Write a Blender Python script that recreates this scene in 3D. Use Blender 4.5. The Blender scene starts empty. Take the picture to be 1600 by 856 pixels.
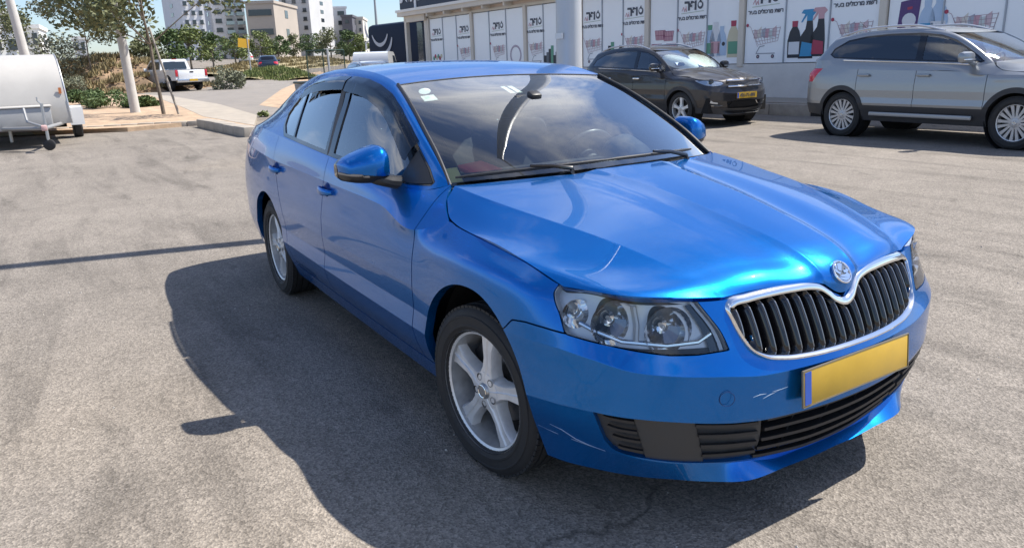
import bpy, bmesh, math, random
import numpy as np
from mathutils import Vector, Matrix
R = math.radians
rng = random.Random(7)
scene = bpy.context.scene
COL = scene.collection

# ------------------------------------------------------------------ camera
CAMP = (2.1340, -1.9971, 1.4242)
YAW, PITCH, ROLL, FPX, CYOFF = 2.5956, 0.2688, -0.0355, 1164.06, -12.357
def make_camera():
    cd = bpy.data.cameras.new('camera'); co = bpy.data.objects.new('camera', cd); COL.objects.link(co)
    cy, sy, cp, sp = math.cos(YAW), math.sin(YAW), math.cos(PITCH), math.sin(PITCH)
    f = Vector((cy*cp, sy*cp, -sp)); r = Vector((sy, -cy, 0)); u = r.cross(f)
    c, s = math.cos(ROLL), math.sin(ROLL)
    r2 = c*r + s*u; u2 = -s*r + c*u
    m = Matrix((r2, u2, -f)).transposed().to_4x4(); m.translation = Vector(CAMP)
    co.matrix_world = m
    cd.sensor_fit = 'HORIZONTAL'; cd.sensor_width = 36.0; cd.lens = FPX/1600*36
    cd.shift_y = CYOFF/1600
    cd.clip_start = 0.05; cd.clip_end = 4000
    scene.camera = co
make_camera()

# ------------------------------------------------------------------ light
SUN_EL = R(54.8); SUN_AZ = math.atan2(0.235, 0.972)
SUN = Vector((math.sin(SUN_AZ)*math.cos(SUN_EL), math.cos(SUN_AZ)*math.cos(SUN_EL), math.sin(SUN_EL)))
def make_light():
    w = bpy.data.worlds.new('World'); scene.world = w; w.use_nodes = True
    nt = w.node_tree; N = nt.nodes; L = nt.links; N.clear()
    out = N.new('ShaderNodeOutputWorld'); bg = N.new('ShaderNodeBackground'); bg.inputs[1].default_value = 0.088
    sky = N.new('ShaderNodeTexSky'); sky.sky_type = 'NISHITA'; sky.sun_disc = False
    sky.sun_elevation = SUN_EL; sky.sun_rotation = SUN_AZ; sky.air_density = 1.0; sky.dust_density = 0.6; sky.ozone_density = 1.5
    # scattered clouds over the whole dome
    tc = N.new('ShaderNodeTexCoord'); sep = N.new('ShaderNodeSeparateXYZ'); L.new(tc.outputs['Generated'], sep.inputs[0])
    def math_(op, a, b=None, clamp=False):
        n = N.new('ShaderNodeMath'); n.operation = op; n.use_clamp = clamp
        for i, v in enumerate((a, b)):
            if v is None: continue
            if isinstance(v, (int, float)): n.inputs[i].default_value = v
            else: L.new(v, n.inputs[i])
        return n.outputs[0]
    zz = math_('ADD', math_('MAXIMUM', sep.outputs[2], 0.0), 0.18)
    cmb = N.new('ShaderNodeCombineXYZ'); L.new(math_('DIVIDE', sep.outputs[0], zz), cmb.inputs[0]); L.new(math_('DIVIDE', sep.outputs[1], zz), cmb.inputs[1])
    no = N.new('ShaderNodeTexNoise'); no.inputs['Scale'].default_value = 1.15; no.inputs['Detail'].default_value = 9; no.inputs['Roughness'].default_value = 0.58
    no.inputs['Distortion'].default_value = 0.5
    mp = N.new('ShaderNodeMapping'); mp.inputs['Location'].default_value = (4.2, 8.8, 0); L.new(cmb.outputs[0], mp.inputs[0]); L.new(mp.outputs[0], no.inputs['Vector'])
    rp = N.new('ShaderNodeMapRange'); rp.inputs[1].default_value = 0.50; rp.inputs[2].default_value = 0.66; L.new(no.outputs[0], rp.inputs[0])
    fade = N.new('ShaderNodeMapRange'); fade.inputs[1].default_value = 0.12; fade.inputs[2].default_value = 0.34; L.new(sep.outputs[2], fade.inputs[0])
    fac = math_('MULTIPLY', math_('MULTIPLY', rp.outputs[0], fade.outputs[0]), 0.85)
    mx = N.new('ShaderNodeMix'); mx.data_type = 'RGBA'; L.new(fac, mx.inputs[0]); tn = N.new('ShaderNodeVectorMath'); tn.operation = 'MULTIPLY'; tn.inputs[1].default_value = (.95,1.03,1.20); L.new(sky.outputs[0], tn.inputs[0]); L.new(tn.outputs[0], mx.inputs[6]); mx.inputs[7].default_value = (9.5, 9.6, 9.9, 1)
    L.new(mx.outputs[2], bg.inputs[0]); L.new(bg.outputs[0], out.inputs[0])
    ld = bpy.data.lights.new('sun', 'SUN'); ld.energy = 4.6; ld.angle = R(0.53); ld.color = (1.0, 0.95, 0.87)
    lo = bpy.data.objects.new('sun', ld); COL.objects.link(lo)
    lo.rotation_euler = (-SUN).to_track_quat('-Z', 'Y').to_euler(); lo.location = (0, 0, 30)
make_light()
vs = scene.view_settings; vs.view_transform = 'Standard'; vs.look = 'None'; vs.exposure = 0.78; vs.gamma = 1.0; vs.use_curve_mapping = False
scene.cycles.max_bounces = 10; scene.cycles.transparent_max_bounces = 16
scene.cycles.sample_clamp_indirect = 6.0

# ------------------------------------------------------------------ object helpers
def tag(o, label=None, cat=None, group=None, kind=None):
    if label: o['label'] = label
    if cat: o['category'] = cat
    if group: o['group'] = group
    if kind: o['kind'] = kind
    return o
def empty(name, loc=(0,0,0), rz=0.0, label=None, cat=None, group=None):
    o = bpy.data.objects.new(name, None); COL.objects.link(o); o.location = loc; o.rotation_euler = (0,0,rz)
    o.empty_display_size = 0.1
    return tag(o, label, cat, group)
def link(name, me, parent=None, mats=None):
    o = bpy.data.objects.new(name, me); COL.objects.link(o)
    if mats is not None:
        for m in (mats if isinstance(mats, (list, tuple)) else [mats]): me.materials.append(m)
    if parent is not None: o.parent = parent
    return o
def mesh(name, V, F, parent=None, m=None, smooth=True, sharp=38, mi=None):
    me = bpy.data.meshes.new(name)
    V = np.asarray(V, float)[:, :3]
    me.from_pydata(V.tolist(), [], [tuple(int(i) for i in f) for f in F]); me.update()
    if smooth and len(me.polygons):
        me.polygons.foreach_set('use_smooth', np.ones(len(me.polygons), bool))
        if sharp: me.set_sharp_from_angle(angle=R(sharp))
    o = link(name, me, parent, m)
    if mi is not None: me.polygons.foreach_set('material_index', np.asarray(mi, np.int32))
    return o
class MB:
    """collects boxes, tubes, prisms, lathes into one mesh"""
    def __init__(s): s.V = []; s.F = []; s.M = []; s.mi = 0
    def add(s, V, F):
        b = len(s.V); s.V.extend([tuple(map(float, v)) for v in V]); s.F.extend([tuple(b+int(i) for i in f) for f in F]); s.M.extend([s.mi]*len(F)); return s
    def box(s, c, d, rot=None, bev=0.0):
        hx, hy, hz = d[0]/2, d[1]/2, d[2]/2
        if bev <= 0:
            V = [Vector((x*hx, y*hy, z*hz)) for x in (-1,1) for y in (-1,1) for z in (-1,1)]
            F = [(0,1,3,2),(4,6,7,5),(0,4,5,1),(2,3,7,6),(0,2,6,4),(1,5,7,3)]
        else:
            bm = bmesh.new(); bmesh.ops.create_cube(bm, size=1)
            for v in bm.verts: v.co = Vector((v.co.x*2*hx, v.co.y*2*hy, v.co.z*2*hz))
            bmesh.ops.bevel(bm, geom=bm.edges[:], offset=bev, segments=2, affect='EDGES', profile=0.5)
            bm.verts.index_update(); V = [v.co.copy() for v in bm.verts]; F = [[v.index for v in f.verts] for f in bm.faces]; bm.free()
        if rot is not None: V = [rot @ v for v in V]
        return s.add([v+Vector(c) for v in V], F)
    def tube(s, P, r, n=8, cap=True):
        P = [Vector(p) for p in P]; rs = r if isinstance(r, (list, tuple)) else [r]*len(P)
        V = []; F = []; up = None
        for i, p in enumerate(P):
            t = (P[min(i+1, len(P)-1)]-P[max(i-1, 0)]).normalized()
            if up is None: a = Vector((0,0,1)) if abs(t.z) < .9 else Vector((1,0,0)); up = (a-t*a.dot(t)).normalized()
            else: up = (up-t*up.dot(t)).normalized()
            w = t.cross(up)
            for k in range(n):
                an = 2*math.pi*k/n; V.append(p+(up*math.cos(an)+w*math.sin(an))*rs[i])
        for i in range(len(P)-1):
            for k in range(n): F.append((i*n+k, i*n+(k+1)%n, (i+1)*n+(k+1)%n, (i+1)*n+k))
        if cap: F.append(tuple(range(n))[::-1]); F.append(tuple((len(P)-1)*n+k for k in range(n)))
        return s.add(V, F)
    def lathe(s, prof, n=48, M=None):
        """prof: (radius, axial) ; axis = local Z, M maps to place"""
        V = []; F = []; k = len(prof)
        for i in range(n):
            a = 2*math.pi*i/n
            for (r, z) in prof:
                v = Vector((r*math.cos(a), r*math.sin(a), z)); V.append(M @ v if M is not None else v)
        for i in range(n):
            for j in range(k-1): F.append((i*k+j, ((i+1)%n)*k+j, ((i+1)%n)*k+j+1, i*k+j+1))
        return s.add(V, F)
    def prism(s, poly, h, M=None):
        """poly 2D (x,y) extruded along z 0..h"""
        n = len(poly); V = [Vector((x, y, 0)) for x, y in poly]+[Vector((x, y, h)) for x, y in poly]
        if M is not None: V = [M @ v for v in V]
        F = [tuple(range(n))[::-1], tuple(range(n, 2*n))]+[(i, (i+1)%n, n+(i+1)%n, n+i) for i in range(n)]
        return s.add(V, F)
    def build(s, name, m, parent=None, smooth=True, sharp=35):
        return mesh(name, np.array(s.V), s.F, parent, m, smooth, sharp, s.M if isinstance(m, (list, tuple)) else None)

# ------------------------------------------------------------------ materials
MATS = {}
def mat(name, col=(.5,.5,.5), rough=.5, metal=0.0, coat=0.0, coat_r=.03, spec=.5, emit=None, var=0.0, vscale=8.0, bump=0.0, bscale=60.0, trans=0.0):
    if name in MATS: return MATS[name]
    m = bpy.data.materials.new(name); m.use_nodes = True; nt = m.node_tree; b = nt.nodes['Principled BSDF']
    b.inputs['Base Color'].default_value = (*col, 1); b.inputs['Roughness'].default_value = rough; b.inputs['Metallic'].default_value = metal
    b.inputs['Coat Weight'].default_value = coat; b.inputs['Coat Roughness'].default_value = coat_r; b.inputs['Specular IOR Level'].default_value = spec
    if trans: b.inputs['Transmission Weight'].default_value = trans
    if emit: b.inputs['Emission Color'].default_value = (*emit[0], 1); b.inputs['Emission Strength'].default_value = emit[1]
    tcn = None
    def tcoord():
        nonlocal tcn
        if tcn is None: tcn = nt.nodes.new('ShaderNodeTexCoord')
        return tcn.outputs['Object']
    if var > 0:
        n = nt.nodes.new('ShaderNodeTexNoise'); n.inputs['Scale'].default_value = vscale; n.inputs['Detail'].default_value = 6; n.inputs['Roughness'].default_value = .65
        nt.links.new(tcoord(), n.inputs['Vector'])
        r = nt.nodes.new('ShaderNodeMapRange'); r.inputs[1].default_value = .3; r.inputs[2].default_value = .7; r.inputs[3].default_value = 1-var; r.inputs[4].default_value = 1+var
        nt.links.new(n.outputs[0], r.inputs[0])
        mx = nt.nodes.new('ShaderNodeVectorMath'); mx.operation = 'SCALE'; mx.inputs[0].default_value = col; nt.links.new(r.outputs[0], mx.inputs['Scale'])
        nt.links.new(mx.outputs[0], b.inputs['Base Color'])
        rr = nt.nodes.new('ShaderNodeMapRange'); rr.inputs[1].default_value = .3; rr.inputs[2].default_value = .7; rr.inputs[3].default_value = max(.02, rough*.8); rr.inputs[4].default_value = min(1, rough*1.2)
        nt.links.new(n.outputs[0], rr.inputs[0]); nt.links.new(rr.outputs[0], b.inputs['Roughness'])
    if bump > 0:
        n = nt.nodes.new('ShaderNodeTexNoise'); n.inputs['Scale'].default_value = bscale; n.inputs['Detail'].default_value = 4; nt.links.new(tcoord(), n.inputs['Vector'])
        bp = nt.nodes.new('ShaderNodeBump'); bp.inputs['Strength'].default_value = bump; bp.inputs['Distance'].default_value = .02
        nt.links.new(n.outputs[0], bp.inputs['Height']); nt.links.new(bp.outputs[0], b.inputs['Normal'])
    MATS[name] = m; return m
def paint(name, col, metal=.75, rough=.34, flake=.10, tintcol=None):
    """metallic clear-coated car paint with fine flakes and a trace of dust"""
    if name in MATS: return MATS[name]
    m = bpy.data.materials.new(name); m.use_nodes = True; nt = m.node_tree; N = nt.nodes; L = nt.links; b = N['Principled BSDF']
    b.inputs['Metallic'].default_value = metal; b.inputs['Roughness'].default_value = rough; b.inputs['Specular IOR Level'].default_value = 0.0
    b.inputs['Coat Weight'].default_value = .8; b.inputs['Coat Roughness'].default_value = .012; b.inputs['Coat IOR'].default_value = 1.47
    tc = N.new('ShaderNodeTexCoord')
    vo = N.new('ShaderNodeTexVoronoi'); vo.inputs['Scale'].default_value = 1400; L.new(tc.outputs['Object'], vo.inputs['Vector'])
    hs = N.new('ShaderNodeMapRange'); hs.inputs[3].default_value = 1-flake*2.2; hs.inputs[4].default_value = 1+flake*2.2
    sp = N.new('ShaderNodeSeparateColor'); L.new(vo.outputs['Color'], sp.inputs[0]); L.new(sp.outputs[0], hs.inputs[0])
    mx = N.new('ShaderNodeVectorMath'); mx.operation = 'SCALE'; mx.inputs[0].default_value = col; L.new(hs.outputs[0], mx.inputs['Scale'])
    # dust
    dn = N.new('ShaderNodeTexNoise'); dn.inputs['Scale'].default_value = 3.5; dn.inputs['Detail'].default_value = 8; dn.inputs['Roughness'].default_value = .7; L.new(tc.outputs['Object'], dn.inputs['Vector'])
    dr = N.new('ShaderNodeMapRange'); dr.inputs[1].default_value = .45; dr.inputs[2].default_value = .8; dr.inputs[3].default_value = .0; dr.inputs[4].default_value = .025; L.new(dn.outputs[0], dr.inputs[0])
    mc = N.new('ShaderNodeMix'); mc.data_type = 'RGBA'; L.new(dr.outputs[0], mc.inputs[0]); L.new(mx.outputs[0], mc.inputs[6]); mc.inputs[7].default_value = (.32,.30,.27,1)
    L.new(mc.outputs[2], b.inputs['Base Color'])
    # flake normals
    nm = N.new('ShaderNodeNormalMap'); 
    mixn = N.new('ShaderNodeMix'); mixn.data_type = 'RGBA'; mixn.inputs[0].default_value = flake; mixn.inputs[6].default_value = (.5,.5,1,1); L.new(vo.outputs['Color'], mixn.inputs[7])
    geo = N.new('ShaderNodeNewGeometry')
    sub = N.new('ShaderNodeVectorMath'); sub.operation = 'SUBTRACT'; L.new(vo.outputs['Color'], sub.inputs[0]); sub.inputs[1].default_value = (.5,.5,.5)
    sc = N.new('ShaderNodeVectorMath'); sc.operation = 'SCALE'; L.new(sub.outputs[0], sc.inputs[0]); sc.inputs['Scale'].default_value = flake*.9
    ad = N.new('ShaderNodeVectorMath'); ad.operation = 'ADD'; L.new(geo.outputs['Normal'], ad.inputs[0]); L.new(sc.outputs[0], ad.inputs[1])
    no = N.new('ShaderNodeVectorMath'); no.operation = 'NORMALIZE'; L.new(ad.outputs[0], no.inputs[0]); L.new(no.outputs[0], b.inputs['Normal'])
    N.remove(nm); N.remove(mixn)
    MATS[name] = m; return m
def glass(name, tint=(.75,.82,.80), refl_add=0.0, rough=0.0, k=2.3):
    """thin tinted pane: Fresnel mirror over a tinted clear layer"""
    if name in MATS: return MATS[name]
    m = bpy.data.materials.new(name); m.use_nodes = True; nt = m.node_tree; N = nt.nodes; L = nt.links; N.clear()
    out = N.new('ShaderNodeOutputMaterial'); tr = N.new('ShaderNodeBsdfTransparent'); tr.inputs[0].default_value = (*tint, 1)
    gl = N.new('ShaderNodeBsdfGlossy'); gl.inputs['Roughness'].default_value = rough; gl.inputs[0].default_value = (1,1,1,1)
    fr = N.new('ShaderNodeFresnel'); fr.inputs[0].default_value = 1.52
    ad = N.new('ShaderNodeMath'); ad.operation = 'MULTIPLY_ADD'; ad.inputs[1].default_value = k; ad.inputs[2].default_value = refl_add; ad.use_clamp = True
    L.new(fr.outputs[0], ad.inputs[0]); mx = N.new('ShaderNodeMixShader'); L.new(ad.outputs[0], mx.inputs[0]); L.new(tr.outputs[0], mx.inputs[1]); L.new(gl.outputs[0], mx.inputs[2]); L.new(mx.outputs[0], out.inputs[0])
    MATS[name] = m; return m

# ------------------------------------------------------------------ surface helpers
def interp1(u, V, t, crease=()):
    """cubic Hermite through nodes u with values V (k,...) at t; tangents break at crease nodes"""
    u = np.asarray(u, float); V = np.asarray(V, float); t = np.asarray(t, float); k = len(u)
    sh = (-1,)+(1,)*(V.ndim-1)
    h = np.diff(u); d = np.diff(V, axis=0)/h.reshape(sh)
    ml = np.zeros_like(V); mr = np.zeros_like(V)
    for i in range(k):
        if i == 0: ml[i] = mr[i] = d[0]
        elif i == k-1: ml[i] = mr[i] = d[-1]
        elif i in crease: ml[i] = d[i-1]; mr[i] = d[i]
        else: ml[i] = mr[i] = (d[i-1]*h[i]+d[i]*h[i-1])/(h[i]+h[i-1])
    i = np.clip(np.searchsorted(u, t, side='right')-1, 0, k-2)
    x = ((t-u[i])/h[i]).reshape(sh); hh = h[i].reshape(sh)
    return (2*x**3-3*x**2+1)*V[i]+(x**3-2*x**2+x)*hh*mr[i]+(-2*x**3+3*x**2)*V[i+1]+(x**3-x**2)*hh*ml[i+1]
def chord(P):
    P = np.asarray(P, float); return np.concatenate([[0], np.cumsum(np.linalg.norm(np.diff(P, axis=0), axis=1))])
def resample(P, n, crease=()):
    u = chord(P); return interp1(u, P, np.linspace(0, u[-1], n), crease)
def gridmesh(G, uv=None):
    """G (r,c,3) -> V (n,5), triangles"""
    r, c, _ = G.shape
    V = G.reshape(-1, 3)
    if uv is None: uv = np.zeros((r*c, 2))
    V = np.hstack([V, uv.reshape(-1, 2)])
    i = np.arange(r*c).reshape(r, c); a = i[:-1,:-1].ravel(); b = i[:-1,1:].ravel(); cc = i[1:,1:].ravel(); d = i[1:,:-1].ravel()
    return V, np.vstack([np.stack([a,b,cc],1), np.stack([a,cc,d],1)])
def sdpoly(P, poly):
    """signed distance (negative inside) of points P (n,2) to polygon"""
    P = np.asarray(P); A = np.asarray(poly, float); B = np.roll(A, -1, axis=0); D = B-A
    best = np.full(len(P), 1e9); ins = np.zeros(len(P), bool)
    for a, b, d in zip(A, B, D):
        w = P-a; t = np.clip((w@d)/max(d@d, 1e-12), 0, 1); q = w-t[:,None]*d
        best = np.minimum(best, np.hypot(q[:,0], q[:,1]))
        c1 = (a[1] > P[:,1]) != (b[1] > P[:,1])
        if d[1] != 0:
            xi = a[0]+(P[:,1]-a[1])*d[0]/d[1]; ins ^= (c1 & (P[:,0] < xi))
    return np.where(ins, -best, best)
def sdline(P, line):
    """unsigned distance to polyline"""
    P = np.asarray(P); A = np.asarray(line, float); best = np.full(len(P), 1e9)
    for a, b in zip(A[:-1], A[1:]):
        d = b-a; w = P-a; t = np.clip((w@d)/max(d@d, 1e-12), 0, 1); q = w-t[:,None]*d; best = np.minimum(best, np.hypot(q[:,0], q[:,1]))
    return best
def clip(V, F, phi):
    """keep the part of a triangle mesh where phi < 0"""
    phi = np.asarray(phi, float).copy(); phi[np.abs(phi) < 1e-9] = 1e-9
    s = phi[F] < 0; n = s.sum(1); keep = F[n == 3].tolist(); cross = F[(n == 1)|(n == 2)]
    V = list(V); E = {}
    def cut(a, b):
        k = (a, b) if a < b else (b, a)
        if k not in E:
            t = phi[a]/(phi[a]-phi[b]); V.append(V[a]+(V[b]-V[a])*t); E[k] = len(V)-1
        return E[k]
    for f in cross:
        f = [int(i) for i in f]; ins = [phi[i] < 0 for i in f]
        if sum(ins) == 1:
            k = ins.index(True); a, b, c = f[k], f[(k+1)%3], f[(k+2)%3]
            keep.append([a, cut(a, b), cut(a, c)])
        else:
            k = ins.index(False); a, b, c = f[k], f[(k+1)%3], f[(k+2)%3]
            p, q = cut(a, b), cut(a, c); keep.append([p, b, c]); keep.append([p, c, q])
    V = np.array(V); F = np.array(keep, int).reshape(-1, 3)
    if len(F) == 0: return np.zeros((0, V.shape[1])), F
    us, inv = np.unique(F.ravel(), return_inverse=True)
    return V[us], inv.reshape(-1, 3)
def vnormals(V, F):
    P = V[:, :3]; n = np.cross(P[F[:,1]]-P[F[:,0]], P[F[:,2]]-P[F[:,0]]); N = np.zeros_like(P)
    for k in range(3): np.add.at(N, F[:,k], n)
    return N/np.maximum(np.linalg.norm(N, axis=1), 1e-12)[:,None]
def bedges(F):
    from collections import Counter
    d = {}
    for f in F.tolist():
        for a, b in ((f[0],f[1]),(f[1],f[2]),(f[2],f[0])):
            k = (a,b) if a < b else (b,a)
            if k in d: d[k] = None
            else: d[k] = (a, b)
    return [e for e in d.values() if e is not None]
def flange(V, F, depth):
    """fold the open rim inward by depth"""
    N = vnormals(V, F); be = bedges(F); ids = sorted({i for e in be for i in e}); mp = {v: len(V)+k for k, v in enumerate(ids)}
    W = V[ids].copy(); W[:, :3] -= N[ids]*depth
    F2 = []
    for a, b in be: F2 += [[b, a, mp[a]], [b, mp[a], mp[b]]]
    return np.vstack([V, W]), np.vstack([F, np.array(F2, int)]) if F2 else F
def offset(V, F, d):
    W = V.copy(); W[:, :3] += vnormals(V, F)*d; return W
def orient(V, F, ref):
    """flip triangles so that normals point away from ref (point) on average"""
    P = V[:, :3]; n = np.cross(P[F[:,1]]-P[F[:,0]], P[F[:,2]]-P[F[:,0]]); c = P[F].mean(1)-np.asarray(ref)
    return F if (n*c).sum() > 0 else F[:, ::-1]
def panel(name, V, F, parent, m, depth=.012, sharp=50):
    if len(F) == 0: return None
    V2, F2 = flange(V, F, depth) if depth else (V, F)
    return mesh(name, V2, F2, parent, m, True, sharp)
def mirror(V, F):
    W = V.copy(); W[:,1] *= -1; return W, F[:, ::-1]
# ------------------------------------------------------------------ the blue liftback: control curves (metres, front axle at x=0, +y half)
PLAN = np.array([(.865,0),(.862,.1),(.85,.22),(.828,.36),(.79,.5),(.735,.62),(.66,.72),(.56,.79),(.42,.845),(.25,.88),(0,.90),(-.38,.905),(-.8,.907),(-1.4,.907),(-2.0,.903),(-2.4,.898),(-2.7,.893),(-3.05,.880),(-3.35,.85),(-3.55,.80),(-3.69,.70),(-3.76,.5),(-3.785,.25),(-3.79,0)])
RING = [
 {0:(.20,.16),3:(.20,.13),6:(.21,.16),9:(.22,.13),14:(.20,.17),23:(.25,.2)},
 {0:(.185,.050),2:(.185,.040),3.15:(.186,.024),4:(.19,.05),5:(.195,.078),6:(.20,.085),7:(.205,.075),8:(.21,.05),9:(.21,.045),10:(.21,.05),11:(.208,.078),14:(.208,.08),15:(.212,.07),16:(.23,.05),17:(.25,.05),19:(.27,.05),23:(.27,.06)},
 {0:(.200,.082),2:(.204,.078),3:(.224,.066),4:(.250,.050),5:(.268,.045),6:(.283,.045),7:(.297,.042),8:(.30,.030),9:(.30,.025),10:(.30,.03),11:(.298,.044),14:(.298,.044),16:(.32,.02),17:(.34,.02),19:(.36,.02),23:(.36,.02)},
 {0:(.30,.030),3:(.31,.025),5:(.34,.025),7:(.365,.022),8:(.365,.012),9:(.36,.01),10:(.36,.012),11:(.365,.014),14:(.365,.014),16:(.37,.01),19:(.40,.01),23:(.40,.01)},
 {0:(.388,.0),2:(.39,0),4:(.413,.0),5:(.423,.003),6:(.431,.004),7:(.434,.004),8:(.43,.0),9:(.42,0),10:(.42,0),11:(.435,-.004),14:(.435,-.004),15:(.43,-.002),16:(.43,0),19:(.45,0),23:(.45,0)},
 {0:(.46,.0),4:(.485,.0),7:(.515,0),9:(.51,0),10.6:(.508,.002),11.3:(.507,.010),14:(.507,.010),15.3:(.508,.004),16:(.51,.0),19:(.52,0),23:(.52,0)},
 {0:(.530,.0),2:(.531,0),3:(.533,0),4:(.55,0),5:(.562,0),6:(.575,.0),7:(.598,.0),8:(.61,0),9:(.61,-.002),10:(.60,-.004),11:(.60,.007),14:(.60,.007),16:(.60,-.004),19:(.62,0),23:(.62,0)},
 {0:(.58,.022),3:(.585,.024),5:(.615,.026),6:(.63,.026),7:(.65,.022),8:(.67,.012),9:(.68,.004),10:(.70,.002),11:(.70,.015),14:(.70,.015),16:(.70,.004),19:(.72,.005),23:(.75,.0)},
 {0:(.645,.048),3:(.655,.052),5:(.69,.054),6:(.705,.053),7:(.722,.050),8:(.735,.034),9:(.765,.022),10:(.785,.020),11:(.775,.030),12:(.785,.030),14:(.79,.030),16:(.80,.02),19:(.82,.02),23:(.85,.02)},
]
# row 9: hood edge at the front, shut line on the wing, tornado line along the doors
ROW9 = [(.800,0,.690),(.776,.10,.736),(.757,.22,.750),(.735,.36,.744),(.702,.505,.749),(.655,.605,.764),(.60,.687,.775),(.51,.744,.780),(.42,.784,.780),(.25,.811,.824),(0,.817,.849),(-.38,.857,.826),(-.8,.862,.864),(-1.4,.862,.876),(-2.0,.860,.886),(-2.4,.860,.894),(-2.7,.858,.908),(-3.05,.836,.92),(-3.35,.80,.93),(-3.55,.75,.94),(-3.65,.65,.945),(-3.71,.48,.95),(-3.735,.24,.95),(-3.74,0,.95)]
def cpos(tab, K, j):
    ks = sorted(tab); return interp1(ks, [tab[k][j] for k in ks], K)
def pchip(tab, K, j):
    ks = sorted(tab); v = np.array([tab[k][j] for k in ks]); h = np.diff(ks); d = np.diff(v)/h
    m = np.zeros(len(v)); m[0] = d[0]; m[-1] = d[-1]
    for i in range(1, len(v)-1): m[i] = 0 if d[i-1]*d[i] <= 0 else 2*d[i-1]*d[i]/(d[i-1]+d[i])
    K = np.asarray(K, float); i = np.clip(np.searchsorted(ks, K, side='right')-1, 0, len(ks)-2)
    x = (K-np.array(ks)[i])/h[i]
    return (2*x**3-3*x**2+1)*v[i]+(x**3-2*x**2+x)*h[i]*m[i]+(-2*x**3+3*x**2)*v[i+1]+(x**3-x**2)*h[i]*m[i+1]
R9X = [(10.5,(-.19,.811,.861)),(10.66,(-.255,.806,.867)),(10.85,(-.325,.832,.846))]
def ring_surface(PLAN, RING, ROW9, crease, ds=.011, per=9, R9X=()):
    kk = np.arange(len(PLAN)); u = chord(PLAN)
    KF = np.linspace(0, len(PLAN)-1, 4001); PF = interp1(kk, PLAN, KF); AF = chord(PF)
    n = int(AF[-1]/ds); A = np.linspace(0, AF[-1], n); K = np.interp(A, AF, KF)
    P = interp1(kk, PLAN, K); T = np.gradient(P, axis=0); T /= np.linalg.norm(T, axis=1)[:,None]; Nn = np.stack([T[:,1], -T[:,0]], 1)
    if Nn[0,0] < 0: Nn = -Nn
    Nn[0] = (1, 0); Nn[-1] = (-1, 0)
    rows = []
    for tab in RING:
        z = pchip(tab, K, 0); ins = pchip(tab, K, 1); q = P-Nn*ins[:,None]; rows.append(np.column_stack([q, z]))
    if ROW9 is not None: 
        r9k = [(float(i), p) if len(p) == 3 else (p[3], p[:3]) for i, p in enumerate(ROW9)]; r9k = sorted([(k, tuple(p)) for k, p in r9k]+[(k, p) for k, p in R9X])
        rows.append(interp1([k for k, p in r9k], np.array([p for k, p in r9k]), K))
    C = np.array(rows)
    mid = C[:, ::20]; w = np.concatenate([[0], np.cumsum(np.linalg.norm(np.diff(mid, axis=0), axis=2).mean(1))])
    ts = np.unique(np.concatenate([np.linspace(w[i], w[i+1], per+1) for i in range(len(w)-1)]+[[w[i]+e for i in crease for e in (-.003, .003)]]))
    ts = ts[(ts >= 0)&(ts <= w[-1])]
    G = interp1(w, C, ts, crease)
    uv = np.stack([np.broadcast_to(A, G.shape[:2]), G[...,2]], 2)
    return G, uv, (A, K, P)
# hood: longitudinal curves from the centre line outwards
HOOD = [
 [(-.19,0,1.000),(.06,0,.967),(.286,0,.929),(.464,0,.890),(.602,0,.857),(.704,0,.823),(.765,0,.788),(.795,0,.748),(.803,0,.706)],
 [(-.195,.085,.999),(.06,.07,.966),(.286,.062,.928),(.464,.055,.889),(.602,.047,.856),(.704,.042,.822),(.762,.038,.788),(.792,.035,.752),(.800,.032,.712)],
 [(-.205,.168,.998),(.059,.137,.964),(.286,.123,.926),(.464,.11,.887),(.602,.095,.854),(.704,.085,.820),(.757,.08,.789),(.783,.077,.760),(.787,.075,.741)],
 [(-.212,.205,.991),(.055,.172,.957),(.284,.156,.919),(.460,.142,.880),(.597,.126,.846),(.697,.114,.812),(.750,.107,.783),(.776,.103,.758),(.781,.100,.748)],
 [(-.25,.36,.985),(.0,.345,.957),(.2,.33,.927),(.4,.31,.888),(.55,.295,.852),(.66,.285,.816),(.72,.28,.788),(.744,.278,.765),(.748,.277,.759)],
 [(-.405,.700,.967),(-.25,.685,.949),(-.06,.65,.925),(.14,.61,.902),(.33,.557,.872),(.5,.507,.834),(.62,.467,.799),(.69,.445,.771),(.714,.437,.752)],
 [(-.385,.725,.950),(-.25,.745,.914),(-.08,.745,.888),(.08,.735,.870),(.26,.72,.842),(.40,.71,.812),(.52,.70,.795),(.58,.695,.785),(.603,.690,.778)],
 [(-.365,.755,.928),(-.27,.795,.878),(-.195,.806,.865),(-.09,.812,.857),(.08,.816,.853),(.19,.814,.840),(.31,.801,.813),(.39,.789,.790),(.425,.784,.781)],
]
def hood_surface(HOOD, crease=(2,5), nu=120, per=14):
    Cs = np.array([resample(np.array(c, float), nu) for c in HOOD])
    w = np.concatenate([[0], np.cumsum(np.linalg.norm(np.diff(Cs[:, ::10], axis=0), axis=2).mean(1))])
    full = np.concatenate([Cs[::-1][:-1]*[1,-1,1], Cs]); wf = np.concatenate([-w[::-1][:-1], w]); m = len(w)-1
    cr = [m+i for i in crease]+[m-i for i in crease]
    ts = np.unique(np.concatenate([np.linspace(wf[i], wf[i+1], per+1) for i in range(len(wf)-1)]+[[wf[i]+e for i in cr for e in (-.004,.004)]]))
    G = interp1(wf, full, ts, cr)
    return G
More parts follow.
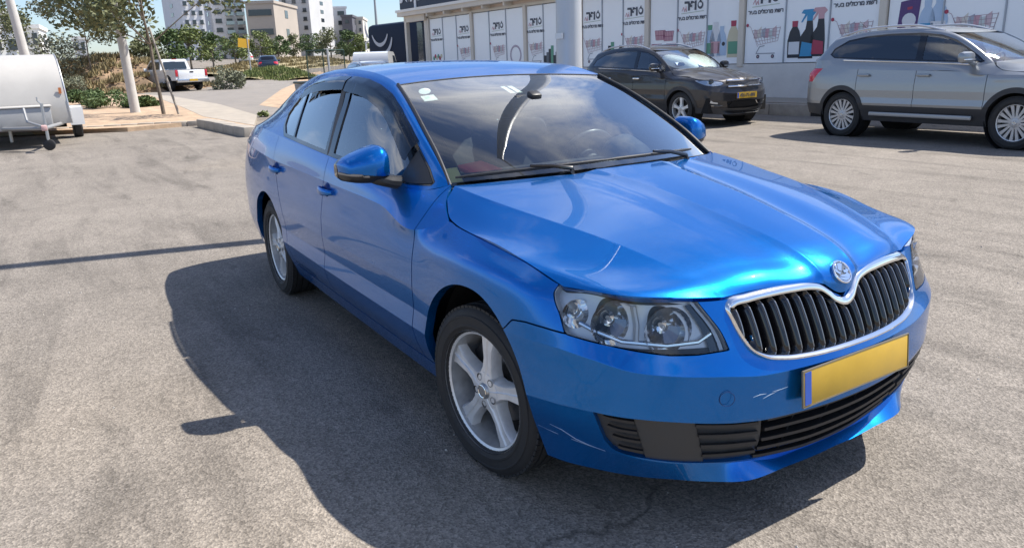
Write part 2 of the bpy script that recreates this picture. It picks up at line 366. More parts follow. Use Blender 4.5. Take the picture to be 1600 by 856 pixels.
# shoulder: between tornado line and the window sill
SHM = [(-.345,.772,.913),(-.42,.80,.893),(-.55,.828,.893),(-.75,.842,.904),(-1.4,.846,.930),(-2.0,.844,.948),(-2.4,.840,.962),(-2.7,.836,.975),(-3.05,.812,.985),(-3.35,.772,.99),(-3.55,.72,.99),(-3.64,.63,.99)]
BELT = [(-.43,.705,.968),(-.50,.762,.948),(-.60,.795,.943),(-.75,.808,.950),(-1.4,.822,.984),(-2.0,.820,1.013),(-2.4,.811,1.033),(-2.7,.798,1.046),(-3.05,.773,1.052),(-3.35,.735,1.045),(-3.55,.68,1.03),(-3.63,.60,1.02)]
def shoulder_surface(ring9):
    """ring9: dense row-9 curve (n,3)"""
    xs = [-.24,-.40,-.53,-.75,-1.4,-2.0,-2.4,-2.7,-3.05,-3.35,-3.55,-3.645]
    keep = ring9[(ring9[:,0] <= -.25)&(ring9[:,1] > .60)]
    n = 320; SS = np.array(SHM); BB = np.array(BELT)
    r0 = resample(keep, n); u0 = np.linspace(0, 1, n)
    sel = np.array([np.argmin(np.abs(r0[:,0]-x)) for x in xs]); us = u0[sel]; us[0] = 0; us[-1] = 1
    rows = np.array([r0, interp1(us, SS, u0), interp1(us, BB, u0)])
    # keep dense row-9 exact
    G = interp1([0,1,2], rows, np.linspace(0,2,26))
    return G
RAIL = [(-.435,.703,.972),(-.56,.682,1.052),(-.72,.66,1.142),(-.92,.627,1.243),(-1.144,.587,1.333),(-1.36,.580,1.380),(-1.60,.578,1.402),(-1.85,.576,1.410),(-2.15,.568,1.400),(-2.45,.560,1.366),(-2.75,.556,1.306),(-3.0,.558,1.232),(-3.22,.575,1.150),(-3.38,.605,1.085),(-3.5,.64,1.05)]
GBOT = [(-.43,.705,.968),(-.515,.768,.947),(-.62,.798,.944),(-.75,.808,.950),(-.9,.812,.958),(-1.15,.818,.971),(-1.45,.823,.986),(-1.8,.822,1.003),(-2.1,.818,1.018),(-2.4,.811,1.033),(-2.65,.801,1.044),(-2.85,.789,1.05),(-3.1,.768,1.052),(-3.3,.742,1.047),(-3.5,.70,1.035)]
def green_surface(GBOT, RAIL, bul=((.3,.012),(.6,.020),(.85,.027),(.94,.020)), n=330, nv=44):
    B = np.array(GBOT); T = np.array(RAIL); L = [B]
    for v, b in bul:
        d = T-B; ln = np.linalg.norm(d, axis=1); o = np.stack([np.zeros(len(d)), d[:,2], -d[:,1]], 1); o /= np.maximum(np.linalg.norm(o, axis=1), 1e-9)[:,None]
        L.append(B+d*v+o*(b*np.minimum(1, ln/.45))[:,None])
    L.append(T); rows = []
    ut = np.linspace(0, 1, n); base = chord((B+T)/2); base /= base[-1]
    for r in L: rows.append(interp1(base, r, ut))
    G = interp1([0]+[v for v, _ in bul]+[1], np.array(rows), np.linspace(0, 1, nv))
    return G
ROOFC = [(-1.215,1.352),(-1.40,1.395),(-1.60,1.422),(-1.85,1.437),(-2.15,1.434),(-2.45,1.408),(-2.75,1.352),(-3.0,1.282),(-3.22,1.205),(-3.42,1.125),(-3.5,1.10)]
def roof_surface(rail, C=ROOFC, n=150, m=81, x1=-2.72, pw=2.3):
    """from the header to x1"""
    ce = np.array([(x, 0, z) for x, z in C]); rd = resample(np.array(rail), 800); cd = resample(ce, 800)
    hx0 = C[0][0]; ex0 = -1.150; G = []
    for t in np.linspace(0, 1, n):
        xc = hx0+(x1-hx0)*t; xe = ex0+(x1-ex0)*t
        c = np.array([np.interp(-xc, -cd[:,0], cd[:,k]) for k in range(3)]); e = np.array([np.interp(-xe, -rd[:,0], rd[:,k]) for k in range(3)])
        s = np.linspace(-1, 1, m); y = s*e[1]; q = np.abs(s)**pw
        G.append(np.stack([c[0]+(e[0]-c[0])*s*s, y, c[2]+(e[2]-c[2])*q], 1))
    return np.array(G)
WSC = [(-.225,0,.992),(-.45,0,1.093),(-.70,0,1.193),(-.95,0,1.279),(-1.215,0,1.352)]
WSE = [(-.445,.692,.960),(-.57,.670,1.05),(-.735,.645,1.145),(-.93,.612,1.243),(-1.150,.574,1.331)]
def windshield_surface(WSC=WSC, WSE=WSE, n=70, m=91, pw=2.0):
    c = resample(np.array(WSC), n); e = resample(np.array(WSE), n); s = np.linspace(-1, 1, m); q = (np.abs(s)**pw)[None,:,None]
    G = c[:,None,:]*(1-q)+e[:,None,:]*q
    G[...,1] = e[:,None,1]*s[None,:]
    return G
RCREASE = (1, 2, 4, 5, 6)
# ------------------------------------------------------------------ build the blue liftback
M_BLUE = paint('blue metallic paint', (.0001,.145,.50), metal=.78, rough=.27, flake=.07)
M_BLACKP = mat('black plastic', (.018,.018,.02), .45, var=.15, vscale=30)
M_GREYP = mat('grey textured plastic', (.040,.042,.045), .55, var=.12, vscale=20, bump=.05, bscale=400)
M_GLOSSB = mat('gloss black trim', (.008,.008,.01), .08, coat=.6)
M_DARK = mat('dark cavity', (.006,.006,.007), .9)
M_CHROME = mat('chrome', (.86,.87,.88), .06, 1.0)
M_SATIN = mat('satin silver alloy', (.74,.75,.76), .36, .4, var=.08, vscale=25)
M_RUBBER = mat('tyre rubber', (.022,.022,.023), .72, var=.25, vscale=18)
M_STEEL = mat('brake steel', (.22,.21,.20), .4, .9, var=.3, vscale=40)
M_WGLASS = glass('windshield glass', (.84,.92,.92), .0)
M_SGLASS = glass('side window glass', (.62,.70,.72), .03)
M_LENS = glass('clear lens', (.93,.95,.96), .0, 0.0, 1.0)
M_VISOR = glass('smoked visor', (.10,.11,.13), .0, 0.0, 1.2)
M_SEAT = mat('charcoal seat cloth', (.035,.036,.040), .85, var=.2, vscale=40)
M_DASH = mat('dashboard plastic', (.030,.032,.035), .6, bump=.05, bscale=300)
CENTER = (-1.4, 0, .6)

def cut_panel(V, F, polys, name, parent, m, depth=.018, gap=.0030):
    """split V,F by a polygon in the last two columns: returns rest; builds the inside"""
    ph = sdpoly(V[:,3:5], polys); a = clip(V, F, ph+gap); b = clip(V, F, -ph+gap)
    panel(name, a[0], a[1], parent, m, depth)
    return b
def wheel(name, parent, side, loc, steer=0.0, ang=0.0, Ro=.312, Rr=.221, wid=.205, spokes=5, flat=.006, kind='five'):
    """wheel with tyre, rim, bolts; local axis y points outward = side"""
    w = empty(name, loc, 0); w.parent = parent
    w.rotation_euler = (0, 0, steer+(0 if side > 0 else math.pi))   # local +y outwards
    Mx = Matrix(((1,0,0),(0,0,1),(0,1,0))).to_4x4()   # lathe z -> y
    hw = wid/2
    prof = [(Rr-.012, hw-.022),(Rr, hw-.012),(Rr+.004, hw-.004),(Rr+.016, hw+.0015),(Rr+.0175, hw+.003),(Rr+.024, hw+.003),(Rr+.0255, hw+.0018),(Rr+.050, hw+.002),(Rr+.0515, hw+.0035),(Rr+.056, hw+.003),(Rr+.058, hw-.001),(Rr+.068, hw-.005),(Ro-.012, hw-.014),(Ro-.004, hw-.026)]
    tread = []
    for c in (.058, .022, -.022, -.058): tread += [(Ro, c+.0045),(Ro-.008, c+.0035),(Ro-.008, c-.0035),(Ro, c-.0045)]
    prof += tread+[(Ro-.004, -hw+.026),(Ro-.012, -hw+.014),(Rr+.05, -hw),(Rr+.01, -hw+.01),(Rr-.012, -hw+.03)]
    mb = MB(); mb.lathe(prof, 96, Mx)
    V = np.array(mb.V); lo = V[:,2] < -Ro+flat; V[lo,2] = -Ro+flat
    ty = mesh('tyre', V, mb.F, w, M_RUBBER, True, 30)
    # shoulder lug blocks
    mb = MB(); n = 76
    for i in range(n):
        a = 2*math.pi*i/n
        if math.sin(a) < -.985: continue
        rot = Matrix.Rotation(-a, 3, 'Y')
        for s in (1, -1):
            c = rot @ Vector((Ro-.0075, s*(hw-.029), 0)); mb.box(c, (.012, .026, .0205), rot)
    tag(mb.build('tread_blocks', M_RUBBER, ty), kind='stuff')
    # raised sidewall ring lettering band kept plain
    # barrel
    mb = MB(); mb.lathe([(Rr+.001, hw-.006),(Rr+.003, hw-.012),(Rr-.004, hw-.018),(Rr-.012, hw-.024),(Rr-.020, hw-.060),(Rr-.026, hw-.12),(Rr-.02, -hw+.03),(Rr+.001, -hw+.01)], 72, Mx); BARREL = mb; mb = MB()
    if kind == 'five':
        hubf = hw-.022
        secs = []
        for r, wd, h, th in [(.030,.046,hubf-.004,.05),(.062,.038,hubf-.006,.05),(.085,.027,hubf-.010,.045),(.120,.0245,hubf-.012,.042),(.160,.029,hubf-.010,.038),(.190,.037,hubf-.012,.034),(.209,.047,hubf-.012,.030)]:
            r *= Rr/.221
            secs.append((r, wd, h, th))
        for k in range(spokes):
            a = ang+2*math.pi*k/spokes; rot = Matrix.Rotation(-a, 3, 'Y'); Vs = []; Fs = []
            for (r, wd, h, th) in secs:
                dr = -.5*wd*wd/max(r,.05)
                for (t, dh) in [(-1.12,-th),(-1.0,-.008),(-.86,0),(-.12,-.001),(0,.0045),(.12,-.001),(.86,0),(1.0,-.008),(1.12,-th)]:
                    Vs.append(rot @ Vector((math.sqrt(max(r*r-(wd*t)**2*.6, .0004)), h+dh, wd*t)))
            q = 9
            for i in range(len(secs)-1):
                for j in range(q-1): Fs.append((i*q+j, (i+1)*q+j, (i+1)*q+j+1, i*q+j+1))
            mb.add(Vs, Fs)
        mb.lathe([(.001, hubf-.002),(.05, hubf-.002),(.068, hubf-.006),(.073, hubf-.05)], 40, Mx)
    elif kind == 'multi':
        hubf = hw-.03
        for k in range(spokes):
            for tw in (-.13, .13):
                a = ang+2*math.pi*k/spokes+tw; rot = Matrix.Rotation(-a, 3, 'Y'); Vs = []; Fs = []
                for r, wd, h, th, sk in [(.035,.016,hubf,.05,0),(.09,.014,hubf-.004,.04,.004),(.15,.017,hubf-.002,.035,.012),(Rr-.012,.022,hubf,.03,.02)]:
                    for (t, dh) in [(-1.1,-th),(-1,0),(1,0),(1.1,-th)]: Vs.append(rot @ Vector((r, h+dh, wd*t+sk*(1 if tw > 0 else -1))))
                for i in range(3):
                    for j in range(3): Fs.append((i*4+j, (i+1)*4+j, (i+1)*4+j+1, i*4+j+1))
                mb.add(Vs, Fs)
        mb.lathe([(.001, hubf+.002),(.05, hubf+.002),(.07, hubf-.006),(.075, hubf-.05)], 32, Mx)
    rim = mb.build('rim', M_SATIN if kind == 'five' else mat('dull alloy', (.46,.46,.47), .4, .5, var=.1, vscale=20), w, True, 32)
    BARREL.build('barrel', mat('shaded rim barrel', (.42,.42,.42), .45, .5, var=.2, vscale=20), rim)  # barrel colour darkened to put shade between the spokes
    mb = MB(); mb.lathe([(Rr+.002, hw-.005),(Rr+.0045, hw-.010),(Rr-.006, hw-.017),(Rr-.014, hw-.022)], 72, Mx); mb.build('rim_lip', M_SATIN, rim)
    mb = MB(); mb.lathe([(.001, hubf+.007),(.018, hubf+.008),(.026, hubf+.007),(.029, hubf+.002),(.031, hubf-.004)], 32, Mx); mb.build('center_cap', mat('cap silver', (.45,.46,.47), .3, .8), rim)
    mb = MB(); mb.lathe([(.020, hubf+.0085),(.0225, hubf+.0098),(.025, hubf+.0085)], 32, Mx); mb.build('cap_ring', M_CHROME, rim)
    for k in range(5):
        a = ang+2*math.pi*(k+.5)/5; c = Vector((.053*math.cos(a), 0, .053*math.sin(a)))
        mb = MB(); mb.lathe([(.0005, -.012),(.008, -.012),(.0085, -.002),(.0125, hubf*0+.0008),(.0135, .0005)], 12, Matrix.Translation(c+Vector((0, hubf-.002, 0))) @ Mx); mb.build('wheel_bolt', M_BLACKP, rim)
    mb = MB(); mb.lathe([(.03, -.012),(.135, -.012),(.137, -.02),(.137, -.034),(.05, -.034)], 48, Mx); mb.build('brake_disc', M_STEEL, w)
    mb = MB(); mb.box((.09, -.02, .085), (.10, .06, .10), Matrix.Rotation(R(-45), 3, 'Y'), .012); mb.build('brake_caliper', M_BLACKP, w)
    mb = MB(); mb.lathe([(.001, -.05),(Rr-.02, -.05),(Rr-.02, -.06)], 32, Mx); mb.build('backing_plate', M_DARK, w)
    return w
def offset_outline(P, d):
    """inset a closed 2-D outline by d"""
    P = np.asarray(P, float); n = len(P); area = .5*np.sum(P[:,0]*np.roll(P[:,1], -1)-np.roll(P[:,0], -1)*P[:,1]); out = []
    for i in range(n):
        a, b, c = P[i-1], P[i], P[(i+1)%n]; u = (b-a)/max(np.linalg.norm(b-a), 1e-9); v = (c-b)/max(np.linalg.norm(c-b), 1e-9)
        n1 = np.array([-u[1], u[0]]); n2 = np.array([-v[1], v[0]]); m = n1+n2; m = m/max(m@m, .35)*2*.5*2
        out.append(b+(m*.5*2/2)*d*(1 if area > 0 else -1))
    return np.array(out)
def smooth_closed(P, n):
    P = np.asarray(P, float); Q = np.vstack([P[-2:], P, P[:3]]); u = chord(Q); t = np.linspace(u[2], u[2+len(P)], n, endpoint=False); return interp1(u, Q, t)

def build_blue_car():
    car = empty('parked_car', (0,0,0), 0, 'bright blue liftback car with five spoke alloy wheels standing on the asphalt', 'car')
    G, uv, (A, K, P) = ring_surface(PLAN, RING, ROW9, RCREASE, R9X=R9X)
    V0, F0 = gridmesh(G, uv); F0 = orient(V0, F0, CENTER)
    ax = lambda x: float(np.interp(-x, -P[K > 7.2][:,0], A[K > 7.2]))
    archF = [(ax(x), z) for x, z in resample(np.array([(-.42,.10),(-.335,.30),(-.318,.42),(-.287,.53),(-.212,.617),(-.11,.677),(0,.703),(.10,.697),(.19,.655),(.255,.59),(.30,.515),(.33,.43),(.352,.30),(.40,.10)], float), 60)]
    ca, cz = -2.655, .318; archR = [(ax(ca+.37*math.cos(t)), cz+.365*math.sin(t)) for t in np.linspace(-.45, math.pi+.45, 40)]
    archR += [(ax(ca-.40), .05), (ax(ca+.40), .05)]
    V, F = clip(V0, F0, -sdpoly(V0[:,3:5], archF)); V, F = clip(V, F, -sdpoly(V[:,3:5], archR))
    # inner shell
    hl = [(1.058,.83),(1.055,.763),(1.009,.706),(.981,.653),(.902,.644),(.823,.636),(.746,.626),(.66,.615),(.576,.611),(.473,.613),(.506,.698),(.520,.75),(.526,.83)]
    intake = [(.884,.433),(.817,.432),(.743,.43),(.66,.423),(.579,.414),(.47,.40),(.372,.391),(.215,.389),(-.2,.388),(-.2,.2035),(.142,.206),(.323,.226),(.423,.241),(.534,.258),(.66,.2745),(.742,.2865),(.80,.295),(.835,.306),(.858,.335)]
    gy = [(0,.690),(.03,.700),(.055,.722),(.085,.743),(.13,.754),(.20,.758),(.28,.758),(.36,.753),(.425,.741),(.436,.730),(.430,.690),(.415,.640),(.395,.604),(.36,.580),(.30,.566),(.20,.558),(.10,.556),(0,.556)]
    gx = lambda y, z: .856-.45*(z-.56)-.31*y*y
    grille_az = [(-.2,.556)]+[(float(np.interp(y, P[K < 6][:,1], A[K < 6])), z) for y, z in gy[::-1]]+[(-.2,.690)]
    bumper = [(-.3,.05),(-.3,.9),(.70,.9),(.70,.70),(.984,.655),(1.055,.659),(1.13,.661),(1.186,.655),(1.222,.62),(1.40,.5),(1.40,.05)]
    fend = [(.6,.05),(.6,.95),(ax(-.425),.95),(ax(-.425),.296),(ax(-.3),.296),(ax(-.3),.05)]
    fdoor = [(ax(-.425),.296),(ax(-.425),.95),(ax(-1.52),.95),(ax(-1.525),.69),(ax(-1.50),.45),(ax(-1.49),.296)]
    rdl = [(-2.47,.95),(-2.43,.84),(-2.33,.70),(-2.24,.56),(-2.20,.42),(-2.17,.296)]
    rdoor = [(ax(-1.49),.296),(ax(-1.50),.45),(ax(-1.525),.69),(ax(-1.52),.95)]+[(ax(x), z) for x, z in rdl]
    sill = [(ax(-.30),.0),(ax(-.30),.296),(ax(-2.30),.296),(ax(-2.30),.0)]
    sides = {}
    halves = []
    for sgn in (-1, 1):
        v, f = V.copy(), F
        if sgn < 0: v, f = mirror(v, f)
        ph = sdpoly(v[:,3:5], hl); lens = clip(v, f, ph+.003); v, f = clip(v, f, -ph+.001)
        v, f = clip(v, f, -sdpoly(v[:,3:5], grille_az))
        ph = sdpoly(v[:,3:5], intake); ins = clip(v, f, ph); v, f = clip(v, f, -ph)
        # bumper half
        ph = sdpoly(v[:,3:5], bumper); halves.append((clip(v, f, ph+.0025), ins, lens)); v, f = clip(v, f, -ph+.0025)
        v, f = cut_panel(v, f, sill, 'sill', car, M_BLUE, .03)
        v, f = cut_panel(v, f, fend, 'fender', car, M_BLUE, .035)
        sides[sgn] = []
        for nm, pl in (('front_door', fdoor), ('rear_door', rdoor)):
            ph = sdpoly(v[:,3:5], pl); a = clip(v, f, ph+.003); v, f = clip(v, f, -ph+.003)
            o = panel(nm, a[0], a[1], car, M_BLUE, .018); sides[sgn].append(o)
        panel('rear_quarter', v, f, car, M_BLUE, .035)
        vi, fi = V.copy(), F
        if sgn < 0: vi, fi = mirror(vi, fi)
        ph = sdpoly(vi[:,3:5], [(-1,0),(-1,.80),(1.0,.9),(1.0,0)]); vi, fi = clip(vi, fi, -ph)
        mesh('inner_shell', offset(vi, fi, -.034), fi, car, M_DARK)
    # one-piece bumper
    def weld(parts):
        Vs = np.vstack([p[0] for p in parts]); n = 0; Fs = []
        for p in parts: Fs.append(p[1]+n); n += len(p[0])
        Fs = np.vstack(Fs); key = np.round(Vs[:, :3], 5); _, idx, inv = np.unique(key, axis=0, return_index=True, return_inverse=True)
        Fs = inv.ravel()[Fs]; ok = (Fs[:,0] != Fs[:,1])&(Fs[:,1] != Fs[:,2])&(Fs[:,0] != Fs[:,2])
        return Vs[idx], Fs[ok]
    bv, bf = weld([halves[0][0], halves[1][0]]); bump = panel('front_bumper', bv, bf, car, M_BLUE, .028)
    iv, if_ = weld([halves[0][1], halves[1][1]])
    # lower intake: dark plate set back behind the opening, slats in front
    back = offset(iv, if_, -.055); li = mesh('lower_intake', back, if_, car, M_DARK)
    a_ = iv[:,3]; yc = np.sign(iv[:,1])*a_
    def strip(lo, hi, d, name, m, parent, both=True, zlo=None):
        for sgn in (-1, 1):
            h = halves[0 if sgn < 0 else 1][1]; vv, ff = h
            ph = np.maximum(lo(vv)-vv[:,3], vv[:,3]-hi(vv)); q = clip(vv, ff, ph)
            if len(q[1]): w = offset(q[0], q[1], -d); o = panel(name, w, q[1], parent, m, .012)
    zt = lambda v: (v[:,4]-.25)/.17
    strip(lambda v: .532+.055*zt(v), lambda v: .715+.045*zt(v), .006, 'blanking_panel', M_GREYP, li)
    strip(lambda v: .335+.035*zt(v), lambda v: .530+.055*zt(v), .014, 'louvre_panel', M_GREYP, li)
    strip(lambda v: .717+.045*zt(v), lambda v: .9+0*zt(v), .016, 'louvre_panel', M_GREYP, li)
    # louvre ribs and slats: follow the opening at constant fraction of its height
    ya = lambda a: float(np.interp(a, A, P[:,1])); xa = lambda a: float(np.interp(a, A, P[:,0]))
    top = lambda a: float(np.interp(a, [0,.215,.372,.47,.579,.66,.743,.817,.884],[.388,.389,.391,.40,.414,.423,.43,.432,.433]))
    bot = lambda a: float(np.interp(a, [0,.142,.323,.423,.534,.66,.742,.80,.835,.858,.884],[.2035,.206,.226,.241,.255,.271,.283,.292,.306,.335,.40]))
    def ipt(a, fr, d):
        """point in the opening at signed arc a, height fraction fr, set back d"""
        s = 1 if a >= 0 else -1; a = abs(a); z = bot(a)+(top(a)-bot(a))*fr
        i = int(np.clip(np.searchsorted(A, a), 1, len(A)-2)); t = P[i+1]-P[i-1]; t = t/np.linalg.norm(t); n = np.array([t[1], -t[0]]); n = n if n[0] > 0 else -n
        ins = float(np.interp(z, [.2,.30,.388,.43],[.076,.028,.002,.002])); p = np.array([xa(a), ya(a)])-n*(ins+d)
        return Vector((p[0], s*p[1], z))
    def rib(a0, a1, fr, d, th, dp, name, m, n=14):
        As = np.linspace(a0, a1, n); Vs = []; Fs = []
        for a in As:
            p = ipt(a, fr, d); q = ipt(a, fr, d+dp); Vs += [p+Vector((0,0,th/2)), p-Vector((0,0,th/2)), q-Vector((0,0,th/2)), q+Vector((0,0,th/2))]
        for i in range(n-1):
            for j in range(4): Fs.append((i*4+j, i*4+(j+1)%4, (i+1)*4+(j+1)%4, (i+1)*4+j))
        Fs += [(0,1,2,3), (n*4-1,n*4-2,n*4-3,n*4-4)]
        mb = MB(); mb.add(Vs, Fs); return mb.build(name, m, li, True, 30)
    for fr in (.03,.25,.49,.73,.965): rib(-.345, .345, fr, .006, .010, .035, 'slat', M_BLACKP, 30)
    for a in (-.225,-.075,.075,.225):
        mb = MB(); p0 = ipt(a, 0, .022); p1 = ipt(a, 1, .022); mb.tube([p0, p1], .004, 6); mb.build('slat_divider', M_BLACKP, li)
    for s in (-1, 1):
        for fr in (.20,.45,.70,.93): rib(s*(.345+.035*fr), s*(.535+.05*fr), fr, .003, .009, .012, 'louvre', M_BLACKP, 10)
        for fr in (.2,.45,.68,.9): rib(s*(.725+.04*fr), s*(.80+.06*fr), fr, .006, .008, .012, 'louvre', M_BLACKP, 6)
    # tow-eye cover: raised ring in darker blue paints the groove's shade
    c = Vector((.7955, -.489, .483)); n = Vector((.86,-.50,.02)).normalized(); q = n.to_track_quat('Z','Y').to_matrix().to_4x4(); q.translation = c
    mb = MB(); mb.lathe([(.0205,.0042),(.0215,.0050),(.0225,.0042)], 40, q); mb.build('tow_eye_cover', mat('groove shade blue', (.002,.02,.10), .4), bump)
    # scuffs on the bumper
    sc = mat('scuffed paint', (.30,.38,.50), .6)
    def surf_pt(y, z):
        i = np.argmin((bv[:,1]-y)**2+(bv[:,2]-z)**2+10*(bv[:,0] < .3)); return Vector(bv[i,:3])
    for (pts, r) in [([(-.405,.470),(-.38,.474),(-.36,.476)],.0010),([(-.375,.458),(-.35,.466),(-.32,.476)],.0012),([(-.34,.476),(-.315,.480),(-.29,.484)],.0008),([(-.83,.345),(-.815,.335),(-.79,.315),(-.765,.300),(-.74,.290)],.0016),([(-.84,.322),(-.82,.316),(-.79,.306),(-.76,.298)],.0010)]:
        mb = MB(); mb.tube([surf_pt(*p) for p in pts], [r*.4]+[r]*(len(pts)-2)+[r*.4], 5); mb.build('scratch', sc, bump)

    # ---- grille
    gr = empty('grille', (0,0,0)); gr.parent = car
    full = [(-y, z) for y, z in gy[::-1]][:-1]+gy[:-1]   # closed outline, starting bottom centre left side going up
    full = [(-y, z) for y, z in gy[::-1] if y > 0]+[(0,.690)]+[(y, z) for y, z in gy if y > 0 and True]+[(0,.556)]
    fo = np.array(full)
    def loop3(o, d): return [Vector((gx(y, z)+d, y, z)) for y, z in o]
    outer = np.array(resample(np.vstack([fo, fo[:1]]), 161)[:-1]); inner = offset_outline(outer, .0)
    # frame width: 26 mm along the top, 11 mm at the sides and bottom
    cx = np.array([0,.655]); Vs = []; Fs = []; n = len(outer)
    tng = np.roll(outer, -1, axis=0)-np.roll(outer, 1, axis=0); tng /= np.linalg.norm(tng, axis=1)[:,None]; nrm = np.stack([tng[:,1], -tng[:,0]], 1)
    if ((cx-outer)*nrm).sum() < 0: nrm = -nrm
    for _ in range(2): nrm = (np.roll(nrm,1,axis=0)+nrm*2+np.roll(nrm,-1,axis=0)); nrm /= np.linalg.norm(nrm, axis=1)[:,None]
    topness = np.clip((-nrm[:,1]-.2)/.5, 0, 1)
    wdt = .010+.014*topness
    botn = np.clip((nrm[:,1]-.5)/.4, 0, 1); wdt = wdt+.005*botn
    for i in range(n):
        o = outer[i]; nn = nrm[i]; w = wdt[i]
        for t, d in [(-.10,-.02),(-.06,.004),(.15,.013),(.5,.016),(.85,.012),(1.0,.002),(1.02,-.03)]:
            q = o+nn*w*t; Vs.append((gx(q[0], q[1])+d, q[0], q[1]))
    k = 7
    for i in range(n):
        for j in range(k-1): Fs.append((i*k+j, ((i+1)%n)*k+j, ((i+1)%n)*k+j+1, i*k+j+1))
    mesh('chrome_frame', np.array(Vs), Fs, gr, M_CHROME, True, 50)
    # backing
    gb = []; 
    poly = outer+nrm*(wdt*.6)[:,None]
    gm = [(y, z) for y in np.linspace(-.45,.45,91) for z in np.linspace(.54,.77,30)]
    GG = np.array([(gx(y,z)-.045, y, z) for y, z in gm]).reshape(91,30,3); gv, gf = gridmesh(GG, GG[...,1:3]); q = clip(gv, gf, sdpoly(gv[:,3:5], outer)); mesh('grille_mesh', q[0], q[1], gr, M_DARK)
    tz = lambda y: float(np.interp(abs(y), [p[0] for p in gy[:10]], [p[1] for p in gy[:10]]))-.020
    bz = lambda y: float(np.interp(abs(y), [0,.1,.2,.3,.36,.395,.415,.43,.436], [.556,.556,.558,.566,.58,.604,.64,.69,.73]))+.008
    for i in range(19):
        y = -.405+.045*i; z0, z1 = bz(y), tz(y)
        if z1-z0 < .03: continue
        Vs = []; Fs = []; nz = 12
        for t in np.linspace(0, 1, nz):
            z = z0+(z1-z0)*t; bow = .005*math.sin(math.pi*min(1, t*1.1))
            x = gx(y, z)+.004+bow-.022*max(0, (t-.85)/.15)**2-.012*max(0, (.12-t)/.12)**2
            for dx, dy in [(-.05,-.013),(-.008,-.012),(0,-.004),(.0015,.0),(0,.004),(-.012,.008),(-.05,.008)]: Vs.append((x+dx, y+dy, z))
        for a in range(nz-1):
            for b in range(6): Fs.append((a*7+b, a*7+b+1, (a+1)*7+b+1, (a+1)*7+b))
        mesh('slat', np.array(Vs), Fs, gr, M_GLOSSB, True, 50)
        Vs = []; Fs = []
        for t in np.linspace(.04, .97, nz):
            z = z0+(z1-z0)*t; bow = .005*math.sin(math.pi*min(1, t*1.1)); x = gx(y, z)+.0062+bow-.022*max(0, (t-.85)/.15)**2-.012*max(0, (.12-t)/.12)**2
            for dx, dy in [(-.003,-.0022),(.0,-.001),(.0,.001),(-.003,.0022)]: Vs.append((x+dx, y+dy, z))
        for a in range(nz-1):
            for b in range(3): Fs.append((a*4+b, a*4+b+1, (a+1)*4+b+1, (a+1)*4+b))
        mesh('slat_edge', np.array(Vs), Fs, gr, mat('slat edge silver', (.25,.26,.28), .3, .8), True, 50)
    # ---- headlights
    for sgn, h in ((-1, halves[0]), (1, halves[1])):
        lv, lf = h[2]
        hlo = empty('headlight', (0,0,0)); hlo.parent = car
        panel('lens', lv, lf, hlo, M_LENS, .004)
        hq = lv; hph = np.full(len(lv), -1.0)
        for (a, z, r) in ((.850,.700,.062),(.660,.684,.064),(.968,.712,.040)): hph = np.maximum(hph, r-np.hypot(lv[:,3]-a, lv[:,4]-z))
        hq = clip(lv, lf, hph); mesh('housing', offset(lv, lf, -.093), lf, hlo, M_GREYP); mesh('reflector_surround', offset(hq[0], hq[1], -.030), hq[1], hlo, mat('bright fill panel', (.74,.76,.79), .30, .25))  # pale surround added close behind the lens to brighten the shaded lamp interior
        # side wall of the bowl
        N = vnormals(lv, lf); be = bedges(lf); Vs = []; Fs = []
        for a, b in be:
            n0 = len(Vs); Vs += [lv[a,:3]-N[a]*.004, lv[b,:3]-N[b]*.004, lv[b,:3]-N[b]*.093, lv[a,:3]-N[a]*.093]; Fs.append((n0, n0+1, n0+2, n0+3))
        mesh('bezel', np.array(Vs), Fs, hlo, mat('bezel grey', (.62,.63,.65), .28, .3), True, 60)
        def inlens(a, z):
            i = np.argmin((lv[:,3]-a)**2+(lv[:,4]-z)**2); return Vector(lv[i,:3]), Vector(N[i])
        chr_ = mat('reflector chrome', (.90,.91,.93), .10, .9)
        for (a, z, r, nm) in ((.850,.700,.070,'reflector'), (.660,.684,.072,'reflector'), (.968,.712,.045,'indicator_reflector')):
            p, nn = inlens(a, z); d = Vector((.93, sgn*.36, .02)).normalized(); c = p-nn*.030
            q = d.to_track_quat('Z','Y').to_matrix().to_4x4(); q.translation = c
            mb = MB(); prof = [(.008,-.042),(.018,-.038),(.032,-.026),(.046,-.006),(.053,.008),(.0575,.016)]; prof = [(a_*r/.058, b_*r/.058) for a_, b_ in prof]; n0 = 26
            mb.lathe(prof, n0, q); rf = mb.build(nm, chr_, hlo, True, 12)
            mb = MB(); mb.lathe([(.0005,-.010),(.005,-.012),(.0065,-.018),(.0065,-.042)], 14, q); mb.build('bulb', mat('bulb glass', (.75,.72,.68) if 'ind' not in nm else (.8,.35,.12), .1, .2), rf)
            if 'ind' not in nm:   # step-cut facets below the bulb
                mb = MB()
                for kk in range(6):
                    a0 = R(188+28*kk); a1 = R(188+28*(kk+1)); ro = r*(.86-.03*abs(kk-2.5)); z0 = .0-.003*kk
                    mb.add([q @ Vector((.30*r*math.cos(a0), .30*r*math.sin(a0), z0-.014)), q @ Vector((ro*math.cos(a0), ro*math.sin(a0), z0+.004)), q @ Vector((ro*math.cos(a1), ro*math.sin(a1), z0+.002)), q @ Vector((.30*r*math.cos(a1), .30*r*math.sin(a1), z0-.016))], [(0,1,2,3)])
                mb.build('facet', mat('facet dark chrome', (.16,.18,.22), .12, .9), rf)
